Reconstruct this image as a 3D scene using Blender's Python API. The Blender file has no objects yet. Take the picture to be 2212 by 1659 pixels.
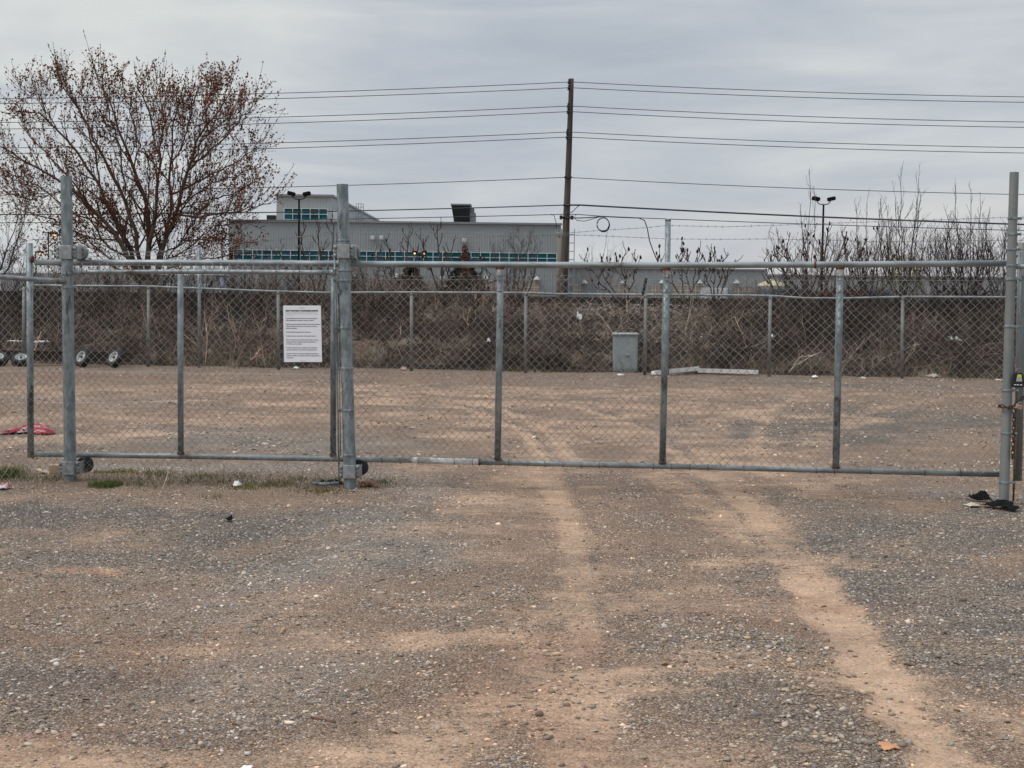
import bpy, math, random
import numpy as np
from mathutils import Vector, Matrix

random.seed(7)
rng = np.random.default_rng(7)
R = math.radians
sc = bpy.context.scene
col = sc.collection

# ------------------------------------------------------------------ camera
EYE = np.array((0.0, 0.0, 1.70))
FOC, CX, CY = 3190.0, 1106.0, 829.5          # focal length and centre in the units of a 2212 px wide picture
PITCH, ROLL = math.atan(197.0 / FOC), 0.0120
_f = np.array((0, math.cos(PITCH), -math.sin(PITCH)))
_u0 = np.array((0, math.sin(PITCH), math.cos(PITCH)))
_r0 = np.array((1.0, 0, 0))
_r = math.cos(ROLL) * _r0 + math.sin(ROLL) * _u0
_u = -math.sin(ROLL) * _r0 + math.cos(ROLL) * _u0
cam_d = bpy.data.cameras.new("camera")
cam = bpy.data.objects.new("camera", cam_d)
col.objects.link(cam)
cam_d.sensor_width = 36.0
cam_d.lens = 36.0 * FOC / 2212.0
cam_d.clip_end = 6000
cam.matrix_world = Matrix(((_r[0], _u[0], -_f[0], EYE[0]), (_r[1], _u[1], -_f[1], EYE[1]),
                           (_r[2], _u[2], -_f[2], EYE[2]), (0, 0, 0, 1)))
sc.camera = cam

# ------------------------------------------------------------------ sky, sun, exposure
SUN_EL, SUN_AZ = R(50), R(-112)              # behind cloud, high on the left
world = bpy.data.worlds.new("World"); sc.world = world
world.use_nodes = True
wt = world.node_tree; wt.nodes.clear()
def N(t, typ, **kw):
    n = t.nodes.new(typ)
    for k, v in kw.items():
        setattr(n, k, v)
    return n
def setin(n, **kw):
    for k, v in kw.items():
        n.inputs[k.replace('_', ' ')].default_value = v
def math_(t, op, a, b=None, c=None, clamp=False):
    n = N(t, 'ShaderNodeMath', operation=op); n.use_clamp = clamp
    for i, v in enumerate((a, b, c)):
        if v is None: continue
        if hasattr(v, 'links'): t.links.new(v, n.inputs[i])
        else: n.inputs[i].default_value = v
    return n.outputs[0]
def mix_(t, fac, a, b, blend='MIX'):
    n = N(t, 'ShaderNodeMix', data_type='RGBA', blend_type=blend)
    for s, v in ((n.inputs[0], fac), (n.inputs[6], a), (n.inputs[7], b)):
        if hasattr(v, 'links'): t.links.new(v, s)
        else: s.default_value = v if not isinstance(v, tuple) or len(v) == 4 else (*v, 1)
    return n.outputs[2]
def ramp_(t, fac, stops, interp='LINEAR'):
    n = N(t, 'ShaderNodeValToRGB'); n.color_ramp.interpolation = interp
    e = n.color_ramp.elements
    while len(e) < len(stops): e.new(0.5)
    for k, (p, c) in enumerate(stops):
        e[k].position = p; e[k].color = (*c, 1) if len(c) == 3 else c
    t.links.new(fac, n.inputs[0]); return n.outputs[0]
def noise_(t, vec, scale, detail=4, rough=0.55, dist=0.0):
    n = N(t, 'ShaderNodeTexNoise'); setin(n, Scale=scale, Detail=detail, Roughness=rough, Distortion=dist)
    if vec is not None: t.links.new(vec, n.inputs['Vector'])
    return n.outputs['Fac']
def maprange_(t, v, a, b, c=0.0, d=1.0):
    n = N(t, 'ShaderNodeMapRange'); n.interpolation_type = 'SMOOTHSTEP'
    t.links.new(v, n.inputs[0])
    for i, x in enumerate((a, b, c, d)): n.inputs[1 + i].default_value = x
    return n.outputs[0]
def mapping_(t, vec, scale=(1, 1, 1), rot=(0, 0, 0), loc=(0, 0, 0)):
    n = N(t, 'ShaderNodeMapping'); n.inputs['Scale'].default_value = scale; n.inputs['Rotation'].default_value = rot
    n.inputs['Location'].default_value = loc
    t.links.new(vec, n.inputs[0]); return n.outputs[0]

tc = N(wt, 'ShaderNodeTexCoord')
sky = N(wt, 'ShaderNodeTexSky', sky_type='NISHITA'); sky.sun_disc = False
sky.sun_elevation = SUN_EL; sky.sun_rotation = SUN_AZ; sky.dust_density = 3.0
sep = N(wt, 'ShaderNodeSeparateXYZ'); wt.links.new(tc.outputs['Generated'], sep.inputs[0])
Z = sep.outputs[2]; X = sep.outputs[0]
m1 = mapping_(wt, tc.outputs['Generated'], (2.0, 2.0, 13.0), (0, R(16), 0), (1.7, 0, .35))
n1 = noise_(wt, m1, 1.7, 5, 0.52, 0.9)
m2 = mapping_(wt, tc.outputs['Generated'], (5.0, 5.0, 26.0), (0, R(6), 0), (3, 1, 2))
n2 = noise_(wt, m2, 1.5, 4, 0.5, 0.2)
nn = math_(wt, 'ADD', math_(wt, 'MULTIPLY', n1, 0.72), math_(wt, 'MULTIPLY', n2, 0.28))
# bright thin cloud up left, brighter with height (overcast law: the zenith is far brighter than the horizon)
lobe = N(wt, 'ShaderNodeVectorMath', operation='DOT_PRODUCT'); wt.links.new(tc.outputs['Generated'], lobe.inputs[0])
_d = _f + _r * (150 - CX) / FOC - _u * (-50 - CY) / FOC; _d = _d / np.linalg.norm(_d)
lobe.inputs[1].default_value = tuple(_d)
lb = maprange_(wt, lobe.outputs['Value'], 0.965, 1.0, 0.0, 0.24)
lobe2 = N(wt, 'ShaderNodeVectorMath', operation='DOT_PRODUCT'); wt.links.new(tc.outputs['Generated'], lobe2.inputs[0])
_d = _f + _r * (2150 - CX) / FOC - _u * (60 - CY) / FOC; _d = _d / np.linalg.norm(_d)
lobe2.inputs[1].default_value = tuple(_d)
lb2 = maprange_(wt, lobe2.outputs['Value'], 0.975, 1.0, 0.0, 0.13)
nn = math_(wt, 'ADD', math_(wt, 'MULTIPLY', math_(wt, 'SUBTRACT', nn, .5), 1.55), .49)
fac = math_(wt, 'ADD', math_(wt, 'ADD', nn, lb), lb2)
cloud = ramp_(wt, fac, [(0.30, (0.46, 0.505, 0.575)), (0.46, (0.525, 0.57, 0.625)), (0.62, (0.61, 0.645, 0.675)), (0.82, (0.72, 0.745, 0.735))])
hz = maprange_(wt, Z, 0.0, 0.10, 1.0, 0.0)
right = maprange_(wt, X, -0.05, 0.35, 0.10, 0.80)
cloud = mix_(wt, math_(wt, 'MULTIPLY', hz, right), cloud, (0.63, 0.605, 0.62))
lum = math_(wt, 'ADD', 1.0, math_(wt, 'MULTIPLY', maprange_(wt, Z, 0.22, 0.95), 1.25))
vm = N(wt, 'ShaderNodeVectorMath', operation='SCALE'); wt.links.new(cloud, vm.inputs[0]); wt.links.new(lum, vm.inputs['Scale'])
bg1 = N(wt, 'ShaderNodeBackground'); wt.links.new(sky.outputs[0], bg1.inputs[0]); bg1.inputs[1].default_value = 0.05
bg2 = N(wt, 'ShaderNodeBackground'); wt.links.new(vm.outputs[0], bg2.inputs[0]); bg2.inputs[1].default_value = 1.0
mx = N(wt, 'ShaderNodeMixShader'); mx.inputs[0].default_value = 0.93
wt.links.new(bg1.outputs[0], mx.inputs[1]); wt.links.new(bg2.outputs[0], mx.inputs[2])
wo = N(wt, 'ShaderNodeOutputWorld'); wt.links.new(mx.outputs[0], wo.inputs[0])

sun_d = bpy.data.lights.new("sun", 'SUN'); sun_d.energy = 1.5; sun_d.angle = R(12); sun_d.color = (1.0, 0.96, 0.90)
sun = bpy.data.objects.new("sun", sun_d); col.objects.link(sun)
_sd = Vector((math.sin(SUN_AZ) * math.cos(SUN_EL), math.cos(SUN_AZ) * math.cos(SUN_EL), math.sin(SUN_EL)))
sun.rotation_euler = (-_sd).to_track_quat('-Z', 'Y').to_euler(); sun.location = (0, 0, 30)
sc.view_settings.view_transform = 'Standard'; sc.view_settings.look = 'None'
sc.view_settings.exposure = 0.0; sc.view_settings.gamma = 1.0

# ------------------------------------------------------------------ picture units -> places on the ground / on planes
def ray(px, py):
    return _f + _r * (px - CX) / FOC - _u * (py - CY) / FOC
def at(px, py, Y):
    d = ray(px, py); return EYE + d * (Y / d[1])
def ground(px, py, z=0.0):
    d = ray(px, py); return EYE + d * ((z - EYE[2]) / d[2])
def on_plane(px, py, A, B):
    n = np.array((B[1] - A[1], -(B[0] - A[0]), 0.0)); d = ray(px, py)
    return EYE + d * (np.dot(A - EYE, n) / np.dot(d, n))

# ------------------------------------------------------------------ object helpers
def tag(o, label=None, cat=None, group=None, kind=None):
    if label: o['label'] = label
    if cat: o['category'] = cat
    if group: o['group'] = group
    if kind: o['kind'] = kind
    return o
def empty(name, loc=(0, 0, 0), rz=0.0):
    o = bpy.data.objects.new(name, None); o.empty_display_size = 0.2
    o.location = tuple(loc); o.rotation_euler = (0, 0, rz); col.objects.link(o); return o
class MB:
    """collects shapes, links them as ONE mesh object"""
    def __init__(s): s.v = []; s.f = []; s.n = 0; s.c = []
    def add(s, v, f, c=None):
        v = np.asarray(v, float); s.v.append(v); s.f += [tuple(i + s.n for i in q) for q in f]; s.n += len(v)
        s.c.append(np.tile(np.asarray(c if c is not None else (1, 1, 1), float), (len(v), 1)))
    def box(s, c, size, rot=None, bevel=0.0, colr=None):
        x, y, z = (k / 2 for k in size)
        if bevel > 0:
            b = min(bevel, x * .9, y * .9, z * .9); v = []
            for k, (sx, sy, sz) in enumerate([(a, b_, c_) for a in (-1, 1) for b_ in (-1, 1) for c_ in (-1, 1)]):
                v += [(sx * (x - b), sy * (y - b), sz * z), (sx * (x - b), sy * y, sz * (z - b)), (sx * x, sy * (y - b), sz * (z - b))]
            V = np.array(v)
            import itertools
            f = []
            idx = {}
            for k, t in enumerate([(a, b_, c_) for a in (-1, 1) for b_ in (-1, 1) for c_ in (-1, 1)]): idx[t] = k * 3
            for ax, off in ((2, 0), (1, 1), (0, 2)):
                for sg in (-1, 1):
                    o = [a for a in range(3) if a != ax]; loop = []
                    for p, q in ((-1, -1), (1, -1), (1, 1), (-1, 1)):
                        t = [0, 0, 0]; t[ax] = sg; t[o[0]] = p; t[o[1]] = q; loop.append(idx[tuple(t)] + off)
                    f.append(loop)
            offs = {2: 0, 1: 1, 0: 2}
            for a1, a2 in ((0, 1), (0, 2), (1, 2)):
                a3 = 3 - a1 - a2
                for s1 in (-1, 1):
                    for s2 in (-1, 1):
                        q = []
                        for s3, order in ((-1, (a1, a2)), (1, (a2, a1))):
                            t = [0, 0, 0]; t[a1] = s1; t[a2] = s2; t[a3] = s3
                            q += [idx[tuple(t)] + offs[o_] for o_ in order]
                        f.append(q)
            for t, k in idx.items(): f.append([k, k + 1, k + 2])
        else:
            V = np.array([(a * x, b_ * y, c_ * z) for a in (-1, 1) for b_ in (-1, 1) for c_ in (-1, 1)])
            f = [(0, 1, 3, 2), (4, 6, 7, 5), (0, 4, 5, 1), (2, 3, 7, 6), (0, 2, 6, 4), (1, 5, 7, 3)]
        if rot is not None: V = V @ np.array(rot).T
        s.add(V + np.asarray(c, float), f, colr)
    def tube(s, pts, r, n=16, caps=True, colr=None):
        P = np.asarray(pts, float); k = len(P); r = np.broadcast_to(np.asarray(r, float), (k,))
        T = np.gradient(P, axis=0); T /= np.linalg.norm(T, axis=1)[:, None] + 1e-12
        ref = np.array((0, 0, 1.0)) if abs(T[:, 2]).mean() < 0.8 else np.array((0, 1.0, 0))
        A = np.cross(T, ref); A /= np.linalg.norm(A, axis=1)[:, None] + 1e-12; B = np.cross(T, A)
        a = np.linspace(0, 2 * math.pi, n, endpoint=False)
        V = (P[:, None] + r[:, None, None] * (np.cos(a)[None, :, None] * A[:, None] + np.sin(a)[None, :, None] * B[:, None])).reshape(-1, 3)
        f = [(i * n + j, i * n + (j + 1) % n, (i + 1) * n + (j + 1) % n, (i + 1) * n + j) for i in range(k - 1) for j in range(n)]
        if caps: f += [tuple(range(n - 1, -1, -1)), tuple((k - 1) * n + j for j in range(n))]
        s.add(V, f, colr)
    def lathe(s, prof, c, axis=(0, 0, 1), n=24, closed=False):
        """profile of (radius, height) pairs turned about an axis"""
        ax = np.asarray(axis, float); ax /= np.linalg.norm(ax)
        ref = np.array((0, 0, 1.0)) if abs(ax[2]) < .9 else np.array((1.0, 0, 0))
        A = np.cross(ax, ref); A /= np.linalg.norm(A); B = np.cross(ax, A)
        a = np.linspace(0, 2 * math.pi, n, endpoint=False); V = []
        for r_, h in prof: V += [np.asarray(c) + r_ * (math.cos(t) * A + math.sin(t) * B) + h * ax for t in a]
        k = len(prof)
        f = [(i * n + j, i * n + (j + 1) % n, (i + 1) * n + (j + 1) % n, (i + 1) * n + j) for i in range(k - 1) for j in range(n)]
        if closed: f += [((k - 1) * n + j, (k - 1) * n + (j + 1) % n, (j + 1) % n, j) for j in range(n)]
        else: f += [tuple(range(n - 1, -1, -1)), tuple((k - 1) * n + j for j in range(n))]
        s.add(V, f)
    def build(s, name, m, parent=None, smooth=False, colour=False):
        me = bpy.data.meshes.new(name)
        V = np.concatenate(s.v) if s.v else np.zeros((0, 3))
        me.from_pydata(V.tolist(), [], s.f)
        if colour:
            a = me.color_attributes.new('col', 'FLOAT_COLOR', 'POINT'); C = np.concatenate(s.c)
            a.data.foreach_set('color', np.hstack([C, np.ones((len(C), 1))]).ravel())
        if smooth: me.polygons.foreach_set('use_smooth', [True] * len(me.polygons))
        me.update(); o = bpy.data.objects.new(name, me); col.objects.link(o)
        if m is not None: me.materials.append(m)
        put(o, parent); return o
def put(o, parent):
    """parent keeping its place: meshes are written in world coordinates, then moved to the thing's frame"""
    if parent is not None:
        o.parent = parent
        M = world_of(parent).inverted()
        if o.type == 'MESH': o.data.transform(M)
        else: o.matrix_local = M @ o.matrix_local
def world_of(o):
    M = Matrix.LocRotScale(o.location, o.rotation_euler, o.scale)
    return (world_of(o.parent) @ M) if o.parent else M
def fast_mesh(name, V, F, m, parent=None, C=None, smooth=False):
    """V (n,3), F (k, 3 or 4) numpy"""
    me = bpy.data.meshes.new(name); k, w = F.shape
    me.vertices.add(len(V)); me.vertices.foreach_set('co', np.ascontiguousarray(V, dtype=np.float32).ravel())
    me.loops.add(k * w); me.loops.foreach_set('vertex_index', np.ascontiguousarray(F, dtype=np.int32).ravel())
    me.polygons.add(k); me.polygons.foreach_set('loop_start', np.arange(0, k * w, w, dtype=np.int32))
    if smooth: me.polygons.foreach_set('use_smooth', np.ones(k, dtype=bool))
    me.update(calc_edges=True)
    if C is not None:
        a = me.color_attributes.new('col', 'FLOAT_COLOR', 'POINT')
        a.data.foreach_set('color', np.hstack([C, np.ones((len(C), 1))]).astype(np.float32).ravel())
    me.validate()
    o = bpy.data.objects.new(name, me); col.objects.link(o)
    if m is not None: me.materials.append(m)
    put(o, parent); return o
def batch_tubes(P, Rr, n=3):
    """P (N,K,3) polylines, Rr (N,K) radii -> V, F"""
    Nn, K, _ = P.shape
    T = np.empty_like(P); T[:, 1:-1] = P[:, 2:] - P[:, :-2]; T[:, 0] = P[:, 1] - P[:, 0]; T[:, -1] = P[:, -1] - P[:, -2]
    T /= np.linalg.norm(T, axis=2, keepdims=True) + 1e-12
    ref = np.zeros_like(T); ref[..., 1] = 1.0; ref[np.abs(T[..., 1]) > 0.9] = (0, 0, 1.0)
    A = np.cross(T, ref); A /= np.linalg.norm(A, axis=2, keepdims=True) + 1e-12; B = np.cross(T, A)
    a = np.linspace(0, 2 * math.pi, n, endpoint=False)
    V = P[:, :, None] + Rr[:, :, None, None] * (np.cos(a)[None, None, :, None] * A[:, :, None] + np.sin(a)[None, None, :, None] * B[:, :, None])
    i, j = np.meshgrid(np.arange(K - 1), np.arange(n), indexing='ij')
    q = np.stack([i * n + j, i * n + (j + 1) % n, (i + 1) * n + (j + 1) % n, (i + 1) * n + j], -1).reshape(-1, 4)
    F = (q[None] + (np.arange(Nn) * K * n)[:, None, None]).reshape(-1, 4)
    return V.reshape(-1, 3), F
def join(parts):
    """[(V,F),...] -> V,F"""
    Vs, Fs, o = [], [], 0
    for V, F in parts: Vs.append(V); Fs.append(F + o); o += len(V)
    return np.concatenate(Vs), np.concatenate(Fs)

# ------------------------------------------------------------------ materials
def base_mat(name):
    m = bpy.data.materials.new(name); m.use_nodes = True; t = m.node_tree
    b = t.nodes['Principled BSDF']; return m, t, b
def pmat(name, c1, c2=None, scale=6.0, rough=0.7, metal=0.0, bump=0.0, bscale=None, stretch=(1, 1, 1), c3=None, c3amt=0.62, spec=0.4, vcol=False):
    m, t, b = base_mat(name); b.inputs['Roughness'].default_value = rough; b.inputs['Metallic'].default_value = metal
    b.inputs['Specular IOR Level'].default_value = spec
    tcn = N(t, 'ShaderNodeTexCoord'); v = mapping_(t, tcn.outputs['Object'], stretch)
    c2 = c2 or tuple(k * 0.75 for k in c1)
    nz = noise_(t, v, scale, 6, 0.6)
    c = mix_(t, maprange_(t, nz, 0.35, 0.65), c1, c2)
    if c3: c = mix_(t, maprange_(t, noise_(t, v, scale * 0.45, 5, 0.65, 0.5), c3amt, c3amt + 0.08), c, c3)
    if vcol:
        a = N(t, 'ShaderNodeAttribute'); a.attribute_name = 'col'; c = mix_(t, 1.0, c, a.outputs['Color'], 'MULTIPLY')
    t.links.new(c, b.inputs['Base Color'])
    if bump:
        bn = N(t, 'ShaderNodeBump'); bn.inputs['Strength'].default_value = bump; bn.inputs['Distance'].default_value = 0.02
        t.links.new(noise_(t, v, bscale or scale * 3, 6, 0.6), bn.inputs['Height']); t.links.new(bn.outputs[0], b.inputs['Normal'])
    return m
def emat(name, c, s):
    m, t, b = base_mat(name); b.inputs['Base Color'].default_value = (*c, 1)
    b.inputs['Emission Color'].default_value = (*c, 1); b.inputs['Emission Strength'].default_value = s; return m
galv = pmat('galvanised_steel', (0.29, 0.33, 0.34), (0.15, 0.18, 0.19), 22, 0.5, 0.35, 0.08, 60, (1, 1, 0.35), (0.075, 0.09, 0.095), 0.58)
galv_rail = pmat('galvanised_rail', (0.33, 0.36, 0.365), (0.19, 0.21, 0.215), 14, 0.42, 0.45, 0.05, 50, (0.3, 1, 1), (0.13, 0.11, 0.095), 0.60)
galv_old = pmat('old_galvanised', (0.22, 0.23, 0.225), (0.16, 0.16, 0.15), 8, 0.6, 0.25, 0.08, 40, (1, 1, 0.5), (0.14, 0.12, 0.10), 0.62)
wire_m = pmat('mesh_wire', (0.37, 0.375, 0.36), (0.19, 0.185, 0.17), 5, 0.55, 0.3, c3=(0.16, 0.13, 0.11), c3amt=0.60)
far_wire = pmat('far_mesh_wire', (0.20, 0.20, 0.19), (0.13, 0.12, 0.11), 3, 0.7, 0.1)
matt_black = pmat('matt_black', (0.010, 0.010, 0.011), (0.014, 0.014, 0.014), 5, 0.95, spec=0.05)
rust = pmat('rust', (0.16, 0.055, 0.028), (0.07, 0.035, 0.025), 40, 0.9, 0.0, 0.3)
stained = pmat('stained_post', (0.25, 0.26, 0.25), (0.19, 0.205, 0.20), 5, 0.6, 0.25, 0.08, 50, (1, 1, 0.4), (0.17, 0.15, 0.09), 0.60)
white_paint = pmat('white_paint', (0.80, 0.80, 0.77), (0.66, 0.66, 0.64), 12, 0.6, 0.0, 0.1, c3=(0.48, 0.46, 0.43), c3amt=0.74)
rubber = pmat('black_rubber', (0.018, 0.018, 0.019), (0.03, 0.029, 0.028), 20, 0.75)
steel_cast = pmat('cast_bracket', (0.36, 0.37, 0.37), (0.26, 0.27, 0.27), 20, 0.45, 0.35, 0.15, 80)
black_plastic = pmat('black_plastic', (0.012, 0.012, 0.013), (0.022, 0.021, 0.02), 18, 0.4)

# ================================================================== GROUND
def resample(pts, k):
    P = np.asarray(pts, float); d = np.r_[0, np.cumsum(np.linalg.norm(np.diff(P, axis=0), axis=1))]
    t = np.linspace(0, d[-1], k); return np.stack([np.interp(t, d, P[:, i]) for i in range(P.shape[1])], 1)
def smooth_noise(x, y, s, seed):
    """cheap value noise on numpy arrays"""
    x = x / s + 1000; y = y / s + 1000; xi = np.floor(x).astype(np.int64); yi = np.floor(y).astype(np.int64); fx = x - xi; fy = y - yi
    fx = fx * fx * (3 - 2 * fx); fy = fy * fy * (3 - 2 * fy)
    def h(a, b):
        n = (a * 374761393 + b * 668265263 + seed * 974634777) & 0xffffffff
        n = ((n ^ (n >> 13)) * 1274126177) & 0xffffffff
        return ((n ^ (n >> 16)) & 0xffff) / 65535.0
    return (h(xi, yi) * (1 - fx) + h(xi + 1, yi) * fx) * (1 - fy) + (h(xi, yi + 1) * (1 - fx) + h(xi + 1, yi + 1) * fx) * fy
def fbm(x, y, s, seed, o=4):
    v = 0; a = 0.5; tot = 0
    for k in range(o): v = v + a * smooth_noise(x, y, s / 2 ** k, seed + k * 17); tot += a; a *= 0.55
    return v / tot
# bands and patches of bare dirt / dark crushed stone / rusty earth, (points in the picture), width m, strength, soft edge
DIRT = [([(1150, 1015), (1200, 1060), (1238, 1150), (1258, 1250), (1275, 1350), (1285, 1450), (1282, 1560), (1260, 1659)], .20, .60, .09),
        ([(1560, 1030), (1640, 1100), (1705, 1190), (1765, 1280)], .24, .62, .12),
        ([(1745, 1255), (1790, 1310), (1850, 1390), (1930, 1500), (2000, 1590), (2050, 1680)], .19, 1.0, .12),
        ([(1400, 1025), (1480, 1060), (1560, 1110), (1640, 1190)], .22, .5, .2),
        ([(1180, 1000), (1080, 1080), (980, 1130)], .55, .45, .4),
        ([(1000, 1010), (1150, 1080), (1200, 1200)], .7, .2, .5),
        ([(1700, 1030), (1800, 1070)], .3, .4, .3),
        ([(450, 1402), (640, 1392), (800, 1388), (960, 1380), (1150, 1386), (1270, 1390)], .20, .45, .25),
        ([(1060, 1480), (1200, 1440), (1300, 1470)], .3, .55, .3),
        ([(860, 1302), (990, 1306)], .08, .6, .1),
        ([(0, 1610), (150, 1640), (420, 1650), (700, 1630), (1000, 1600)], .22, .55, .25),
        ([(950, 1560), (1150, 1530), (1300, 1590), (1500, 1640)], .35, .5, .35),
        ([(1180, 1330), (1330, 1300), (1500, 1290), (1700, 1320)], .3, .45, .3),
        ([(1550, 1220), (1720, 1200), (1800, 1210)], .2, .5, .2),
        ([(1450, 1430), (1560, 1420)], .2, .35, .3),
        ([(1950, 1480), (2100, 1540), (2212, 1560)], .3, .45, .3),
        ([(1740, 1210), (1950, 1225)], .2, .35, .3),
        ([(150, 1232), (245, 1236)], .10, .5, .08),
        ([(700, 1280), (560, 1290)], .15, .35, .2),
        # beyond the gate
        ([(60, 905), (400, 905), (900, 900), (1250, 915), (1500, 960), (1640, 1010)], .9, .48, 1.0),
        ([(150, 845), (600, 838), (1000, 845), (1400, 850), (1700, 846)], 1.2, .48, 1.4),
        ([(-60, 880), (400, 880), (900, 885), (1300, 900), (1600, 930)], 5.0, .14, 2.5),
        ([(600, 872), (1000, 868), (1400, 880), (1800, 905)], .8, .6, .6),
        ([(1000, 940), (1200, 930), (1500, 935)], .7, .55, .5),
        ([(1150, 1000), (1220, 940), (1330, 900), (1500, 870)], .3, .55, .3),
        ([(1560, 1015), (1500, 960), (1400, 920)], .3, .5, .3),
        ([(0, 960), (120, 950), (300, 940)], .5, .7, .4),
        ([(0, 905), (200, 900)], .6, .4, .5)]
DIRT += [([(1180, 1000), (1130, 930), (1000, 880), (750, 852), (420, 845)], 0.12600000000000003, 0.744, 0.07), ([(1240, 1000), (1180, 925), (1040, 870), (780, 842), (420, 834)], 0.12600000000000003, 0.6975, 0.07), ([(1480, 1000), (1400, 930), (1250, 880), (1000, 852), (700, 838)], 0.108, 0.651, 0.07), ([(1660, 1030), (1630, 950), (1660, 890), (1730, 850)], 0.117, 0.558, 0.07), ([(100, 872), (400, 866), (700, 868), (980, 880)], 0.108, 0.651, 0.07), ([(60, 918), (300, 912), (620, 915)], 0.09000000000000001, 0.558, 0.07), ([(1150, 965), (1350, 950), (1600, 960), (1750, 985)], 0.07200000000000001, 0.558, 0.07), ([(1640, 1030), (1500, 960), (1560, 890), (1850, 850)], 0.22, 0.4, 0.2), ([(1700, 1035), (1760, 960), (1900, 880), (2120, 850)], 0.2, 0.4, 0.2)]
TREAD = [([(1210, 1000), (1155, 928), (1020, 875), (765, 847), (420, 840)], 0.07, 0.8, 0.05), ([(1505, 1000), (1425, 930), (1270, 874), (1010, 846)], 0.07, 0.8, 0.05), ([(200, 889), (500, 886), (800, 893)], 0.09, 0.7, 0.06), ([(360, 861), (420, 860), (520, 868)], 0.08, 0.8, 0.06), ([(700, 925), (900, 920), (1050, 930)], 0.09, 0.6, 0.06), ([(640, 880), (760, 876), (860, 880)], 0.08, 0.7, 0.06), ([(1230, 905), (1400, 912), (1560, 930)], 0.08, 0.6, 0.06), ([(300, 935), (520, 930)], 0.08, 0.5, 0.06), ([(1400, 845), (1560, 850), (1700, 856)], 0.08, 0.6, 0.08), ([(1100, 855), (1300, 862)], 0.08, 0.6, 0.08)]
TREAD += [([(1225, 1010), (1262, 1100), (1285, 1220), (1305, 1340), (1318, 1450)], .02, .7, .03), ([(1600, 1040), (1690, 1130), (1750, 1210)], .02, .7, .03), ([(1500, 1040), (1590, 1105), (1660, 1190)], .03, .7, .04), ([(1120, 1395), (700, 1412), (480, 1415)], .012, .7, .02), ([(1270, 1401), (900, 1402)], .012, .7, .02), ([(1140, 1250), (1190, 1340), (1200, 1450)], .03, .5, .05), ([(1660, 1320), (1500, 1330), (1330, 1345)], .04, .6, .05)]
DARK = [([(0, 1110), (250, 1120), (520, 1150), (860, 1120)], .65, .9, .5), ([(0, 1200), (400, 1230), (800, 1200)], .5, .6, .5),
        ([(2212, 1120), (2050, 1150), (1900, 1160), (1830, 1230), (1980, 1280), (2212, 1330)], .8, .75, .6),
        ([(1830, 1090), (1700, 1080)], .3, .4, .3), ([(2212, 1430), (2060, 1400)], .5, .5, .4),
        ([(1330, 1400), (1500, 1395), (1640, 1400)], .18, .5, .2), ([(1560, 1480), (1700, 1560), (1850, 1640)], .35, .3, .3),
        ([(0, 1450), (120, 1480)], .5, .5, .5), ([(0, 1560), (100, 1570)], .3, .3, .3),
        ([(1700, 940), (1900, 900), (2160, 910)], 1.6, .9, 1.0), ([(60, 950), (400, 950), (700, 960)], 1.0, .4, 1.0), ([(1700, 830), (2160, 838)], .8, .6, .6), ([(1100, 816), (1640, 820)], .5, .5, .4),
        ([(80, 795), (500, 800), (1000, 808), (1500, 815), (2160, 823)], .35, .3, .35),
        ([(500, 822), (800, 826), (1050, 836)], .25, .3, .2), ([(880, 882), (1160, 892)], .12, .35, .1)]
PALE = [([(180, 1005), (400, 1012), (640, 1012)], .35, .8, .3), ([(780, 1020), (900, 1040), (950, 1080)], .4, .6, .4), ([(820, 1120), (860, 1180), (500, 1300)], .4, .45, .5),
        ([(60, 800), (500, 806), (780, 812)], .3, .8, .3), ([(450, 940), (700, 960)], 1.2, .5, .9), ([(2000, 1060), (2160, 1070)], .3, .6, .3), ([(100, 860), (300, 870)], .8, .4, .8), ([(540, 1500), (700, 1420), (560, 1460)], .3, .35, .4)]
RED = [([(150, 1232), (245, 1238)], .07, 1.0, .06), ([(1180, 1390), (1280, 1385), (1100, 1440)], .15, .55, .2), ([(160, 812), (60, 815), (300, 815)], .35, 1.0, .25), ([(780, 815), (1100, 822)], .4, .7, .3),
       ([(700, 1262), (800, 1250)], .1, .4, .15), ([(300, 1280), (420, 1290)], .1, .35, .2), ([(1050, 1480), (1150, 1560), (1220, 1620)], .2, .4, .3), ([(1720, 1360), (1600, 1330), (1500, 1340)], .1, .4, .2),
       ([(1750, 1290), (1950, 1310)], .15, .4, .2), ([(100, 1380), (300, 1420), (250, 1480)], .2, .35, .3), ([(200, 1560), (60, 1600)], .2, .4, .2), ([(680, 1060), (780, 1060)], .15, .5, .15)]
def strokes_mask(X, Y, strokes):
    M = np.zeros_like(X)
    for pts, w, s, soft in strokes:
        G = resample([ground(*p)[:2] for p in pts], 24)
        lo, hi = G.min(0) - w - soft * 2, G.max(0) + w + soft * 2
        sel = (X > lo[0]) & (X < hi[0]) & (Y > lo[1]) & (Y < hi[1])
        if not sel.any(): continue
        x, y = X[sel], Y[sel]; d = np.full(x.shape, 1e9)
        for a, b in zip(G[:-1], G[1:]):
            ab = b - a; t = np.clip(((x - a[0]) * ab[0] + (y - a[1]) * ab[1]) / (ab @ ab + 1e-9), 0, 1)
            d = np.minimum(d, np.hypot(x - a[0] - t * ab[0], y - a[1] - t * ab[1]))
        wob = (fbm(x, y, .25, 31) - .5) * soft * 2.2
        k = np.clip(1 - (d + wob - w / 2) / soft, 0, 1); k = k * k * (3 - 2 * k)
        M[sel] = np.maximum(M[sel], s * k)
    return M
def smoothstep(x, a, b):
    t = np.clip((x - a) / (b - a), 0, 1); return t * t * (3 - 2 * t)
def ground_z(x, y):
    z = (fbm(x, y, 1.1, 5) - .5) * .05 + (fbm(x, y, .22, 9, 3) - .5) * .014
    return z
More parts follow.
